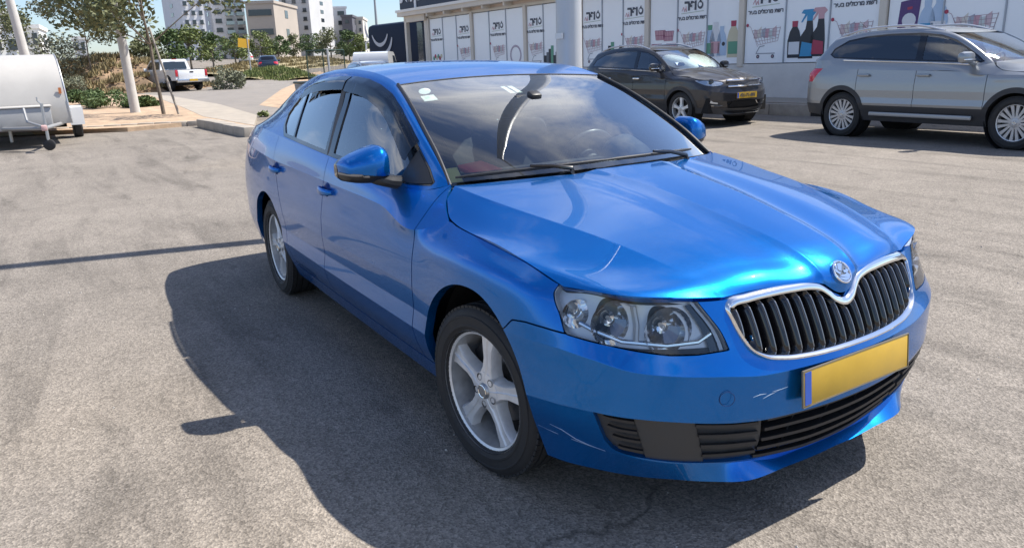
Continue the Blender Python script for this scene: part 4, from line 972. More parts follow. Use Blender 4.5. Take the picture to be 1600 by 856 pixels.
def sheet(name, pts, m, lift=.004, thick=0.0, sub=1.2):
    """a level patch of ground laid over the yard, following its slope"""
    P = [Vector((p[0], p[1])) for p in pts]; bm = bmesh.new(); vs = [bm.verts.new((p.x, p.y, 0)) for p in P]; f = bm.faces.new(vs)
    bmesh.ops.triangulate(bm, faces=[f])
    for _ in range(4): bmesh.ops.subdivide_edges(bm, edges=[e for e in bm.edges if e.calc_length() > sub], cuts=1, use_grid_fill=False); bmesh.ops.triangulate(bm, faces=bm.faces[:])
    bm.normal_update()
    if sum(f_.normal.z for f_ in bm.faces) < 0: bmesh.ops.reverse_faces(bm, faces=bm.faces[:])
    for v in bm.verts: v.co.z = gz(v.co.x, v.co.y)+lift+thick
    if thick:
        be = [e for e in bm.edges if e.is_boundary]; ex = bmesh.ops.extrude_edge_only(bm, edges=be)
        for v in [g for g in ex['geom'] if isinstance(g, bmesh.types.BMVert)]: v.co.z -= thick+.05
        bmesh.ops.recalc_face_normals(bm, faces=bm.faces[:])
    me = bpy.data.meshes.new(name); bm.to_mesh(me); bm.free(); o = link(name, me, None, m); return tag(o, kind='structure')
G2 = lambda px, py: (lambda p: (p.x, p.y))(survey(px, py))

# ---- island, pavement and road on the far left
isl = [G2(-90,219), G2(0,212), G2(200,206), G2(318,195), G2(396,208), G2(402,186), G2(345,168), G2(262,153), G2(225,151), G2(100,152), G2(-90,158)]
sheet('sand_island', isl, M_SAND, .0, .10)
sheet('pavement', [G2(318,188), G2(398,203), G2(402,186), G2(345,168), G2(262,153), G2(235,152), G2(285,172)], M_PAVE, .006, .10)
sheet('road', [G2(404,184), G2(345,166), G2(262,152), G2(200,148), G2(200,139), G2(330,133), G2(420,121), G2(455,113), G2(475,117), G2(430,150), G2(470,172)], M_ROAD, .008)
sheet('sandy_verge', [G2(405,165), G2(440,140), G2(478,116), G2(500,112), G2(520,120), G2(470,150), G2(440,170)], M_SAND, .012)
def kerb_run(a, b, n, label_):
    """precast kerb stones, one by one"""
    k = empty('kerb', (0,0,0), 0, label_, 'kerb'); A = Vector((*a, gz(*a))); B = Vector((*b, gz(*b))); d = (B-A)/n; ang = math.atan2(d.y, d.x)
    for i in range(n):
        c = A+d*(i+.5); mb = MB(); mb.box((0,0,.05), (d.length-.012, .16, .16), None, .015); o = mb.build('kerb_stone', mat('kerb concrete', (.36,.32,.27), .9, var=.18, vscale=6), k); o.location = c+Vector((0,0,rng.uniform(-.008,.008))); o.rotation_euler = (0,0,ang+rng.uniform(-.01,.01))
    return k
kerb_run(G2(-60,216), G2(318,196), 14, 'long low concrete kerb edging the sandy island behind the trailer')
kb = kerb_run(G2(318,198), G2(394,214), 5, 'short raised kerb end of dark weathered blocks at the island corner')
for o in kb.children: o.scale = (1, 1.9, 1.55)

# ---- foliage
def leafmat(name, col, var=.45):
    if name in MATS: return MATS[name]
    m = mat(name, col, .6, var=var, vscale=14, spec=.25); return m
LM = {'olive': leafmat('olive leaves', (.13,.14,.065)), 'green': leafmat('green leaves', (.085,.125,.045)), 'lime': leafmat('light green leaves', (.15,.18,.06)), 'dry': leafmat('dry grass', (.24,.19,.095)), 'grey': leafmat('grey green leaves', (.17,.18,.12))}
M_BARK = mat('grey brown bark', (.16,.13,.10), .9, var=.3, vscale=20, bump=.5, bscale=60); M_STAKE = mat('weathered stake', (.30,.27,.23), .85, var=.2, vscale=15)
def leaves(rg, lobes, n, size, asp=.5):
    V = []; F = []
    for i in range(n):
        c, rad = lobes[rg.randrange(len(lobes))]
        while True:
            q = Vector((rg.uniform(-1,1), rg.uniform(-1,1), rg.uniform(-1,1)))
            if q.length < 1 and q.length > .25: break
        p = Vector(c)+Vector((q.x*rad[0], q.y*rad[1], q.z*rad[2])); s = size*rg.uniform(.6,1.4)
        d = Vector((rg.gauss(0,1), rg.gauss(0,1), rg.gauss(0,.7))).normalized(); e = d.cross(Vector((rg.gauss(0,1), rg.gauss(0,1), rg.gauss(0,1)))).normalized()
        b = len(V); V += [p-d*s, p+e*s*asp, p+d*s, p-e*s*asp]; F.append((b, b+1, b+2, b+3))
    return V, F
def tree(base, h, cw, label_, col='olive', n=2600, leaf=.09, seed=1, stake=False, lean=(0,0), group=None, trunk_r=.07, crown0=.35):
    rg = random.Random(seed); t = empty('tree', base, 0, label_, 'tree', group)
    mb = MB(); P = []; k = 7
    for i in range(k): f = i/(k-1); P.append((lean[0]*f*h+rg.uniform(-.03,.03)*h*.3*f, lean[1]*f*h+rg.uniform(-.03,.03)*h*.3*f, -.1+f*h*.72))
    mb.tube(P, [trunk_r*(1-.65*i/(k-1)) for i in range(k)], 9)
    lobes = []; nl = 13
    for i in range(nl):
        a = rg.uniform(0, 6.283); f = rg.uniform(0, 1); z = h*(crown0+(1-crown0)*f*.9+.06); rr = cw*.5*(math.sin(math.pi*min(1, .22+.72*f)))*rg.uniform(.35,.95)
        c = Vector((lean[0]*z+math.cos(a)*rr, lean[1]*z+math.sin(a)*rr, z)); s = cw*rg.uniform(.13,.24); lobes.append((c, (s, s, s*rg.uniform(.6,.85))))
        p0 = Vector(P[min(k-1, 3+int(f*3.2))]); mb.tube([p0, (p0+c)/2+Vector((0,0,.06*h*rg.uniform(-.3,1))), c], [trunk_r*.38, trunk_r*.22, trunk_r*.07], 5)
    mb.build('trunk', M_BARK, t)
    V, F = leaves(rg, lobes, n, leaf); mb = MB(); mb.add(V, F); mb.build('crown', LM[col], t, False)
    return t
def bush(base, size, label_, col='green', n=1500, leaf=.06, seed=1, cat='shrub', group=None, lobes_n=10, name='shrub'):
    rg = random.Random(seed); lobes = []
    for i in range(lobes_n):
        c = Vector((rg.uniform(-.42,.42)*size[0], rg.uniform(-.42,.42)*size[1], rg.uniform(.15,.62)*size[2])); s = rg.uniform(.16,.28); lobes.append((c, (max(size[0]*s, .05), max(size[1]*s, .05), size[2]*rg.uniform(.22,.38))))
    V, F = leaves(rg, lobes, n, leaf); V = [Vector((v.x, v.y, max(v.z, -.03))) for v in V]
    t = empty(name, base, 0, label_, cat, group); mb = MB(); mb.add(V, F); mb.build('foliage', LM[col], t, False)
    mb = MB()
    for i in range(4): a = rg.uniform(0, 6.28); mb.tube([(0,0,-.1), (math.cos(a)*size[0]*.2, math.sin(a)*size[1]*.2, size[2]*.5)], [.02, .008], 5)
    mb.build('stem', M_BARK, t)
    return t
# sandy-island planting
b = survey(257,184); tree((b.x, b.y, b.z+.08), 5.9, 5.6, 'slender olive leaved tree held by a slanting stake on the sandy island', 'olive', 5200, .085, 3, True, (-.012,-.03), trunk_r=.06, crown0=.42)
s0 = survey(262,156)+Vector((0,0,.05)); s1 = survey(241,66, 27.0); mb = MB(); mb.tube([b+Vector((.5,.35,.05)), b+Vector((.05,-.05,2.6))], [.035,.03], 8); tag(mb.build('tree_stake', M_STAKE), 'slanting wooden stake tied to the slender tree by the pavement', 'stake')
b = survey(155,150); tree((b.x-3, b.y, gz(b.x-3, b.y)), 6.3, 8.0, 'wide airy tree rising behind the trailer roof', 'grey', 6000, .10, 9, trunk_r=.06, crown0=.25)
b = survey(40,150); tree((b.x-9, b.y-1.5, gz(b.x-9, b.y-1.5)), 7.0, 5.5, 'tall thin tree in front of the white house behind the trailer', 'olive', 2400, .11, 12, trunk_r=.06, crown0=.35)
for i, (px, py, sz, lb, col, sd) in enumerate([(172,171,(3.2,1.5,.75),'low dark green shrub spreading beside the pale pole','green',5),(128,168,(1.7,1.2,.7),'rounded green shrub between the trailer and the pale pole','green',6),(122,152,(2.0,1.6,1.25),'pale grey green bush behind the trailer corner','grey',7),(222,172,(1.2,1.0,.5),'small low green shrub at the foot of the pale pole','green',8)]):
    b = survey(px, py); bush((b.x, b.y, b.z+.08), sz, lb, col, 2600, .055, sd)
# pale wooden poles
def pole_from(px0, py0, px1, py1, D, r, label_, m, name='utility_pole', over=1.0):
    a = survey(px0, py0) if D is None else survey(px0, py0, D); dd = math.hypot(a.x-CAMP[0], a.y-CAMP[1]); c = survey(px1, py1, dd); mb = MB(); d = (c-a)
    mb.tube([a-Vector((0,0,.2)), a+d*.5*over, a+d*over], [r, r*.9, r*.75], 14); o = mb.build(name, m); return tag(o, label_, 'pole')
M_PPOLE = mat('pale painted pole', (.52,.50,.47), .6, var=.08, vscale=4)
pole_from(213,181,184,30,None,.15,'thick pale leaning pole standing in the sand by the low shrubs', M_PPOLE, over=1.5)
pole_from(43,100,15,0,34,.17,'pale leaning pole behind the trailer by the white house', M_PPOLE, over=1.5)
# brown bank, verge growth
def mound(name, pts, hgt, m, label_, cat, seed=1, blades=0, col='dry', blade=.10):
    """a low heap of earth along a line with grass on it"""
    rg = random.Random(seed); t = empty(name, (0,0,0), 0, label_, cat); n = 26; mrow = 9; V = []; F = []; P = resample(np.array([[p[0], p[1]] for p in pts], float), n)
    for i in range(n):
        tn = P[min(i+1, n-1)]-P[max(i-1, 0)]; tn = tn/np.linalg.norm(tn); nm = np.array([-tn[1], tn[0]])
        for j in range(mrow):
            s = -1+2*j/(mrow-1); w = hgt[1]*(1+.2*math.sin(i*1.3+seed)); q = P[i]+nm*s*w; e = math.sin(math.pi*(i+.4)/(n-.2))**.4; z = hgt[0]*(math.cos(s*math.pi/2)**1.2)*e*(1+.10*math.sin(i*.9+j*.6)); V.append((q[0], q[1], gz(q[0], q[1])-.05+z))
    for i in range(n-1):
        for j in range(mrow-1): F.append((i*mrow+j, (i+1)*mrow+j, (i+1)*mrow+j+1, i*mrow+j+1))
    mesh('earth', np.array(V), F, t, m)
    if blades:
        W = []; FF = []
        for k in range(blades):
            i = rg.randrange(len(F)); f = F[i]; p = sum((Vector(V[v]) for v in f), Vector())/4+Vector((rg.uniform(-.5,.5), rg.uniform(-.5,.5), 0)); s = blade*rg.uniform(.5,1.5); a = rg.uniform(0, 6.28); d = Vector((math.cos(a), math.sin(a), 0))*s*.35; up = Vector((rg.uniform(-.4,.4)*s, rg.uniform(-.4,.4)*s, s*1.4)); b_ = len(W)
            W += [p-d, p+d, p+up]; FF.append((b_, b_+1, b_+2))
        mb = MB(); mb.add(W, FF); tag(mb.build('grass', LM[col], t, False), kind='stuff')
    return t
def far(px, D): p = survey(px, 110, D); return (p.x, p.y)
mound('earth_bank', [far(80,52), far(150,54), far(240,58)], (2.1, 4.5), mat('reddish earth', (.25,.17,.105), .95, var=.25, vscale=1.5), 'reddish brown earth bank with dry scrub behind the island', 'bank', 2, 16000, 'dry', .16)
mound('grass_verge', [far(318,70), far(400,78), far(470,92), far(520,105)], (1.0, 3.5), mat('dry soil', (.33,.28,.16), .95, var=.2, vscale=1), 'strip of dry yellow grass along the rising road', 'verge', 4, 12000, 'dry', .17)
mound('green_verge', [far(385,62), far(420,66), far(470,60)], (.75, 1.6), mat('dry soil'), 'low green and straw coloured roadside growth before the dark parked car', 'verge', 6, 9000, 'lime', .13)
bb = survey(357,118, 50); bush((bb.x, bb.y, gz(bb.x, bb.y)), (2.0,2.0,1.6), 'wild roadside bush at the road corner right of the white pickup', 'grey', 1400, .10, 21)
b = survey(409,183); bush((b.x, b.y, b.z+.02), (.45,.3,.18), 'tiny tuft of weeds growing on the bare pavement corner', 'lime', 260, .05, 33, 'weed', None, 4, 'weed_tuft')
rg = random.Random(5)
FT = [(268,75,6.5,6,'green','dense green tree behind the white pickup roof'),(300,80,7.0,6.5,'lime','yellow green tree behind the white pickup tailgate'),(235,72,6.0,5.5,'olive','dusky olive tree behind the pale pole'),
      (335,95,6.5,6,'green','dark green tree at the foot of the white tower'),(370,105,6.5,6,'lime','light green tree below the yellow road sign'),(412,110,7.0,7,'lime','bright leafy tree in front of the beige block'),(438,118,6.5,6,'green','round tree beside the beige block corner'),
      (462,130,6.5,6,'olive','olive tree in front of the tall grey tower'),(490,125,7.0,6.5,'green','street tree left of the stepped white flats'),(520,118,7.5,8,'olive','broad olive tree before the stepped white flats'),(548,112,6.5,6,'green','street tree near the parked navy coach'),(566,108,6.0,5,'lime','pale green tree at the edge of the navy coach')]
for i, (px, D, h, w, col, lb) in enumerate(FT):
    x, y = far(px, D); tree((x, y, gz(x, y)), h*.58, w*.66, lb, col, 1500, .16, 40+i, group='street trees along the rising road', trunk_r=.12, crown0=.25)

# ---- far apartment buildings
M_WIN = mat('dark window glass', (.03,.04,.05), .12, coat=.4)
def block(pxl, pxr, pyt, D, label_, col, floors, cols, yaw=0.0, dep=14, win=(.55,.5), balc=None, pyt_is_h=False, base=None, name='apartment_building'):
    A = survey(pxl, 100, D); B = survey(pxr, 100, D); c = (A+B)/2; W = math.hypot(B.x-A.x, B.y-A.y)/max(.4, math.cos(yaw)); top = survey((pxl+pxr)/2, pyt, D).z; z0 = gz(c.x, c.y)-.5; H = top-z0
    ang = math.atan2(B.y-A.y, B.x-A.x)+yaw; t = empty(name, (c.x, c.y, z0), ang, label_, 'building')
    wm = mat('render '+name+str(col), col, .85, var=.06, vscale=.3); mb = MB(); mb.box((0, dep/2, H/2), (W, dep, H)); mb.box((0, dep/2, H+.25), (W+.4, dep+.4, .5)); mb.build('wall', wm, t)
    fh = H/floors
    for f in range(floors):
        for k in range(cols):
            x = -W/2+W*(k+.5)/cols; z = fh*(f+.55); w_ = W/cols*win[0]
            mb = MB(); mb.box((x, .02, z), (w_, .30, fh*win[1])); mb.box((x, -.16, z-fh*win[1]/2-.06), (w_+.2, .14, .1)); fr = mb.build('window', M_WIN, t)
            if balc and k in balc:
                mb = MB(); mb.box((x, -.75, z-fh*.42), (w_*1.35, 1.5, .22)); mb.box((x, -1.45, z-fh*.24), (w_*1.35, .08, fh*.30)); mb.build('balcony', mat('balcony glass', (.25,.33,.35), .2), t)
        # end wall windows
        for s in (-1, 1):
            mb = MB(); mb.box((s*W/2, dep*.5, fh*(f+.55)), (.12, 2.0, fh*.42)); mb.build('window', M_WIN, t)
    return t
block(-60,38,22,110,'white modern house with dark openings behind the trailer', (.74,.73,.70), 3, 4, .1, 12)
block(40,70,45,118,'low white house wing half hidden by airy trees', (.76,.75,.72), 2, 2, -.1, 10)
block(120,140,62,140,'small distant white house seen between the trees', (.74,.73,.70), 2, 2, .0, 8)
block(296,330,-60,150,'white apartment tower nearest the olive tree with stacked small windows', (.66,.66,.68), 11, 3, .25, 14, (.45,.42))
block(342,392,-60,160,'pale grey apartment tower with glazed balconies down its middle', (.60,.60,.62), 11, 3, .12, 16, (.55,.42), (1,2))
block(394,437,6,152,'low beige stone office block with long ribbon windows', (.40,.35,.30), 3, 1, -.30, 16, (.82,.28))
block(446,492,-60,172,'tall plain grey apartment tower with a blank end wall', (.50,.50,.50), 11, 3, -.35, 16, (.35,.4), (0,))
block(495,514,18,182,'narrow white flats with stacked dark balconies', (.62,.62,.63), 5, 2, -.2, 12, (.6,.5), (0,1))
block(514,548,14,190,'stepped white apartment block with dark horizontal windows', (.64,.64,.65), 5, 2, .1, 14, (.6,.38))
block(540,556,27,186,'charcoal clad stair block beside the stepped white flats', (.10,.10,.12), 4, 1, -.15, 10, (.3,.3))
block(555,572,30,192,'cream apartment block at the end of the row', (.62,.58,.52), 5, 2, -.1, 12, (.4,.4))
# thin mast behind the coach
a = survey(590,60,120); mb = MB(); mb.tube([(a.x,a.y,gz(a.x,a.y)), (a.x,a.y,a.z+6.0)], [.28,.16], 8); tag(mb.build('mast', mat('mast grey', (.33,.35,.37), .5)), 'thin grey mast rising behind the navy coach', 'mast')
# road sign
a = survey(392,110,64); t = empty('road_sign', (a.x, a.y, gz(a.x, a.y)), 0, 'square yellow road sign on a thin post by the rising road', 'sign'); zc = survey(382,68,64).z-gz(a.x, a.y)
mb = MB(); mb.tube([(0,0,-.1),(0,0,zc+.4)], .05, 8); mb.build('post', mat('post grey', (.4,.4,.4), .5), t)
mb = MB(); mb.box((0,-.30,zc),(.05,.85,.68),Matrix.Rotation(R(-8),3,'X')); mb.build('panel', mat('sign yellow', (.75,.42,.03), .5), t)

# ---- lamp pole behind the blue car
t = empty('lamp_post', (-3.652, 2.216, gz(-3.65,2.2)), 0, 'tall light grey lamp post standing right behind the blue car', 'lamp post')
mb = MB(); mb.tube([(0,0,-.1),(0,0,3),(0,0,10.5)], [.125,.112,.070], 32); mb.build('shaft', mat('galvanised grey', (.50,.51,.52), .45, .25, var=.06, vscale=3), t)
mb = MB(); mb.box((0,0,.02),(.40,.40,.04)); mb.build('base_plate', mat('galvanised grey'), t)
mb = MB(); mb.tube([(0,0,10.4),(.3,.0,10.7),(1.3,0,10.8)], [.05,.045,.04], 10); mb.build('arm', mat('galvanised grey'), t)
mb = MB(); mb.box((1.6,0,10.8),(.7,.28,.10),None,.03); mb.build('lamp_head', mat('lamp head grey', (.3,.31,.32), .5), t)
mb = MB(); mb.box((.02,-.125,1.62),(.10,.015,.05)); mb.build('number_tag', mat('tag white', (.7,.7,.68), .5), t)

# loose grit and litter on the asphalt near the car
rg = random.Random(11); mb = MB()
for i in range(420):
    x, y = rg.uniform(-6, 3.0), rg.uniform(-4.5, 5.5)
    s = rg.choice((.003,.004,.005,.007)); c = Vector((x, y, gz(x, y)+s*.4)); q = Matrix.Rotation(rg.uniform(0, 6), 3, 'Z')
    mb.add([c+q @ Vector(v)*s for v in ((1,0,-.5),(-.4,.9,-.5),(-.7,-.7,-.5),(.1,.1,.8),(.5,-.8,.1))], [(0,1,3),(1,2,3),(2,4,3),(4,0,3),(0,2,1)])
tag(mb.build('grit', mat('pale grit', (.45,.42,.38), .9), None, False), 'loose pale grit scattered over the asphalt around the blue car', 'grit', kind='stuff')
# ------------------------------------------------------------------ supermarket with poster panels
WD = math.atan2(.056, .998)
SHOP = empty('supermarket', (-9.9, 12.8, 0), WD, 'long white supermarket front with printed window posters and a cream canopy', 'shop')
M_CREAM = mat('cream painted steel', (.66,.60,.52), .6, var=.06, vscale=1.5); M_WALLP = mat('grey plinth', (.68,.66,.63), .85, var=.10, vscale=2, bump=.1, bscale=40); M_POST = mat('poster white', (.90,.92,.95), .35, coat=.25, var=.02, vscale=1)
M_ALU = mat('aluminium mullion', (.34,.37,.42), .4, .5); M_ROOFW = mat('roof trim white', (.80,.78,.74), .6)
PZ0, PZ1 = 1.14, 3.15
def sbox(name, x0, x1, y0, y1, z0, z1, m, parent=None, bev=0.0):
    mb = MB(); mb.box(((x0+x1)/2, (y0+y1)/2, (z0+z1)/2), (x1-x0, y1-y0, z1-z0), None, bev); return mb.build(name, m, parent or SHOP)
XL, XR = -18.6, 13.0
sbox('wall', -16.6, XR, .12, 9.0, -.1, 3.34, M_WALLP)
sbox('plinth', -16.6, XR, -.05, .12, -.1, PZ0, M_WALLP)
sbox('header_beam', XL+1.98, XR, -.02, .12, PZ1, 3.24, M_CREAM)
sbox('siding', XL+1.98, XR, .02, .12, 3.24, 3.40, mat('pinkish siding', (.60,.50,.44), .7))
sbox('canopy', XL, XR, -.40, 9.2, 3.34, 3.50, M_CREAM); sbox('canopy_edge', XL-.05, XR, -.45, 9.2, 3.50, 3.60, M_ROOFW)
for i in range(5): sbox('corbel', XL+2.4+i*1.35, XL+2.5+i*1.35, -.35, .02, 3.22, 3.34, M_CREAM)
sbox('end_post', XL+.22, XL+.38, -.2, -.04, -.1, 3.34, M_CREAM); sbox('end_post', XL+1.75, XL+1.98, -.1, .12, -.1, 3.34, M_CREAM)
sbox('entrance_glass', XL+.38, XL+1.95, .3, .34, 1.3, 3.1, mat('dark blue glass', (.012,.03,.06), .1, coat=.5)); sbox('valance', XL+.2, XL+1.98, -.2, .0, 3.1, 3.34, M_CREAM); sbox('counter', XL+.38, XL+1.75, .0, .3, .0, 1.25, mat('counter grey', (.3,.3,.3), .6)); sbox('notice', XL+1.0, XL+1.6, -.02, .0, .6, 1.15, M_ROOFW)
COLS = [-16.6,-13.3,-9.95,-7.1,-4.25,-1.07,2.45,5.9,9.4]
def txt(s, size, m, parent, loc, name, bold=0.0, ex=.002):
    cu = bpy.data.curves.new(name, 'FONT'); cu.body = s; cu.size = size; cu.extrude = ex; cu.offset = bold; cu.align_x = 'CENTER'; cu.align_y = 'CENTER'
    o = bpy.data.objects.new(name, cu); COL.objects.link(o); bpy.context.view_layer.update()
    me = bpy.data.meshes.new_from_object(o.evaluated_get(bpy.context.evaluated_depsgraph_get())); bpy.data.objects.remove(o)
    q = link(name, me, parent, m); q.location = loc; q.rotation_euler = (R(90),0,0); return q
def heb(s): return s[::-1]
M_INK = mat('ink dark', (.07,.08,.11), .5); M_PINK = mat('ink pink', (.62,.36,.40), .5); M_RED = mat('ink red', (.42,.05,.10), .5); M_WIRE = mat('ink wire', (.42,.30,.34), .5)
def flat(poly, m, parent, name, y, xo=0, zo=0, s=1.0):
    mb = MB(); mb.add([(xo+x*s, y, zo+z*s) for x, z in poly], [tuple(range(len(poly)))]); return mb.build(name, m, parent, False)
def strokes(lines, w, m, parent, name, y, xo, zo, s):
    mb = MB()
    for ln in lines:
        for (x0, z0), (x1, z1) in zip(ln[:-1], ln[1:]):
            d = Vector((x1-x0, z1-z0)).normalized(); n = Vector((-d.y, d.x))*w/2
            mb.add([(xo+(x0+n.x)*s, y, zo+(z0+n.y)*s),(xo+(x1+n.x)*s, y, zo+(z1+n.y)*s),(xo+(x1-n.x)*s, y, zo+(z1-n.y)*s),(xo+(x0-n.x)*s, y, zo+(z0-n.y)*s)], [(0,1,2,3)])
    return mb.build(name, m, parent, False)
circ = lambda cx, cz, r, n=14: [(cx+r*math.cos(2*math.pi*i/n), cz+r*math.sin(2*math.pi*i/n)) for i in range(n)]
def cart(P, x, z, s, rg):
    y = -.030
    goods = [((.66,.52,.53),-.30),((.70,.66,.60),-.20),((.42,.45,.52),-.08),((.62,.36,.42),.02),((.60,.66,.66),.12),((.66,.50,.54),.22)]
    for i, (c, gx_) in enumerate(goods): flat([(gx_-.05,.48+.02*(i%3)),(gx_+.06,.46+.02*(i%2)),(gx_+.07,.66+.03*((i*7)%4)),(gx_-.04,.69-.02*((i*5)%3))], mat('goods %d' % i, c, .6), P, 'goods_print', y, x, z, s)
    L = [[(-.52,.78),(-.44,.74),(-.22,.28)],[(-.40,.66),(.40,.70)],[(-.20,.32),(.34,.40)],[(.40,.72),(.34,.40)],[(-.37,.58),(.385,.62)],[(-.32,.49),(.37,.54)],[(-.27,.40),(.355,.47)]]
    for k in range(9): f = k/8; L.append([(-.40+.8*f,.66+.04*f),(-.20+.54*f,.32+.08*f)])
    strokes(L, .009, M_WIRE, P, 'basket_print', y-.003, x, z, s)
    strokes([[(-.16,.28),(-.26,.12),(.28,.12)],[(-.16,.28),(-.02,.30)]], .022, mat('ink steel', (.35,.37,.42), .5), P, 'frame_print', y-.003, x, z, s)
    for wx in (-.20,.22): flat(circ(wx,.05,.045), M_INK, P, 'wheel_print', y-.003, x, z, s); flat(circ(wx,.05,.018), M_PINK, P, 'wheel_hub_print', y-.005, x, z, s)
    flat(circ(-.54,.79,.04), M_RED, P, 'grip_print', y-.005, x, z, s)
def spray(P, x, z, s, cap, body, lab):
    y = -.030
    flat([(-.16,0),(.14,0),(.14,.30),(.12,.50),(.10,.66),(-.02,.66),(-.04,.52),(-.16,.36)], body, P, 'bottle_print', y, x, z, s); flat([(-.02,.66),(.10,.66),(.10,.74),(.16,.80),(.10,.86),(-.10,.86),(-.14,.80),(-.06,.78),(-.14,.64),(-.11,.64),(-.02,.76)], cap, P, 'trigger_print', y-.002, x, z, s)
    flat([(-.13,.04),(.12,.04),(.11,.26),(-.10,.30)], lab, P, 'label_print', y-.003, x, z, s)
def bottle(P, x, z, s, cap, body, lab):
    y = -.030
    flat([(-.13,0),(.13,0),(.14,.30),(.10,.46),(.05,.54),(-.05,.54),(-.10,.46),(-.14,.30)], body, P, 'bottle_print', y-.001, x, z, s); flat([(-.055,.54),(.055,.54),(.06,.64),(-.06,.64)], cap, P, 'cap_print', y-.002, x, z, s); flat([(-.11,.06),(.11,.06),(.11,.28),(-.11,.28)], lab, P, 'label_print', y-.003, x, z, s)
INKB = mat('ink black bottle', (.02,.025,.04), .4); INKC = mat('ink cyan', (.05,.30,.55), .5); INKW = mat('ink white', (.72,.73,.76), .5); INKG = mat('ink green', (.12,.33,.22), .5); INKY = mat('ink straw', (.62,.56,.40), .5); INKPU = mat('ink purple', (.10,.05,.18), .5); INKP = mat('ink pale blue', (.45,.58,.75), .5)
kinds = {0:'LBL',1:'BLC'}
PLAN_P = {0:'lbl',1:'bcb',2:'co#',3:'#cd',4:'c',}
seq = ['veg','blank','cart','blank','cart','ring','cart','jars','blank','cart','crates','cart','baskets','cart','bottles','cart','sprays','cart','carton','cart','blank','blank','cart','jars']
i = 0; rgp = random.Random(3)
for a, b in zip(COLS[:-1], COLS[1:]):
    sbox('column', a-.075, a+.075, -.09, .12, PZ0-.05, PZ1+.02, M_CREAM)
    xs = np.linspace(a+.09, b-.09, 4)
    for k in range(3):
        x0, x1 = xs[k]+.012, xs[k+1]-.012; xc = (x0+x1)/2; w = x1-x0
        P = sbox('poster_panel', x0, x1, -.025, .12, PZ0+.02, PZ1-.03, M_POST)
        if k: sbox('mullion', xs[k]-.014, xs[k]+.014, -.05, .12, PZ0, PZ1, M_ALU)
        kd = seq[i % len(seq)]; i += 1; zb = PZ0+.12; y = -.030
        if kd in ('cart','veg'):
            zl = 2.62
            for ch, dx in (('ו',.10),('פ',-.02),('ר',-.17)): txt(ch, .34, M_INK, P, (xc+dx, y-.004, zl), 'logo_letter', .015)
            flat(circ(xc+.26, zl-.005, .095, 20), M_INK, P, 'logo_letter', y-.003); flat(circ(xc+.255, zl+.01, .055, 16), M_POST, P, 'logo_counter', y-.005); flat([(xc+.20,zl+.06),(xc+.27,zl+.15),(xc+.30,zl+.05)], M_INK, P, 'logo_drop', y-.006)
            strokes([[(-.36,-.12),(-.30,-.02),(-.27,-.14),(-.24,-.06),(-.20,-.14),(-.22,0)]], .018, M_PINK, P, 'logo_script', y-.004, xc, zl, 1)
            flat([(xc-.38,zl-.17),(xc+.38,zl-.14),(xc+.38,zl-.16),(xc-.38,zl-.19)], mat('ink pale green', (.55,.62,.56), .5), P, 'logo_swash', y-.002)
            txt(heb('רשת מרכולים בעיר'), .125, M_INK, P, (xc, y-.004, zl-.30), 'tagline', .004)
            if kd == 'cart': cart(P, xc+.04, zb, .98, rgp)
            else:
                for q in range(6): flat(circ(xc-.3+.12*q, zb+.35+.08*(q%2), .08), [INKG, M_RED, INKY][q%3], P, 'produce_print', y-.001*q)
        elif kd == 'sprays':
            bottle(P, xc-.30, zb, 1.25, M_RED, INKB, INKW); spray(P, xc+.30, zb+.02, 1.20, M_PINK, INKB, M_RED); spray(P, xc+.02, zb-.02, 1.22, INKC, INKB, INKC)
        elif kd == 'bottles':
            bottle(P, xc+.33, zb+.05, 1.35, M_RED, INKY, INKG); bottle(P, xc-.02, zb+.10, 1.1, INKP, INKP, INKP); bottle(P, xc-.22, zb+.08, 1.3, INKW, INKW, M_PINK); bottle(P, xc-.40, zb+.08, 1.2, INKG, INKP, INKG)
            flat(circ(xc+.04, zb+.38, .05), INKB, P, 'emblem_print', y-.006)
        elif kd == 'baskets':
            for (dx, dz) in ((-.12,.55),(.18,.52),(-.24,.20),(.06,.18),(.30,.20)):
                flat([(xc+dx-.15,zb+dz),(xc+dx+.15,zb+dz),(xc+dx+.19,zb+dz+.24),(xc+dx-.19,zb+dz+.24)], M_PINK, P, 'basket_print', y-.001); strokes([[(-.19,.25),(.19,.25)]]+[[(-.19+.38*q/6,.25),(-.15+.30*q/6,0)] for q in range(7)]+[[(-.17,.12),(.17,.12)]], .014, mat('ink wine', (.30,.08,.16), .5), P, 'basket_wire_print', y-.004, xc+dx, zb+dz, 1)
        elif kd in ('jars','crates'):
            for q in range(7): dx = -.36+.12*q; hh = .28+.1*((q*5)%4); flat([(xc+dx-.07,zb),(xc+dx+.07,zb),(xc+dx+.07,zb+hh),(xc+dx-.07,zb+hh)], [INKB, mat('ink slate', (.12,.14,.17), .5), INKB, INKG][q%4], P, 'pack_print', y-.001*q)
        elif kd == 'ring':
            strokes([[(.30*math.cos(t_),.34+.30*math.sin(t_)) for t_ in np.linspace(0, 2*math.pi, 25)]], .07, mat('ink mauve', (.45,.38,.46), .5), P, 'ring_print', y-.002, xc, zb, 1)
        elif kd == 'carton':
            flat([(xc-.34,zb+.45),(xc+.06,zb+.48),(xc+.10,zb+1.08),(xc-.30,zb+1.02)], INKPU, P, 'carton_print', y-.001); flat(circ(xc-.11,zb+.66,.14), INKW, P, 'carton_badge', y-.003); flat([(xc-.16,zb+.86),(xc-.06,zb+.87),(xc-.06,zb+.92),(xc-.16,zb+.91)], M_RED, P, 'carton_mark', y-.003)
            bottle(P, xc+.24, zb+.25, 1.2, INKP, INKP, INKC); bottle(P, xc+.46, zb+.25, 1.3, INKP, INKP, INKW)
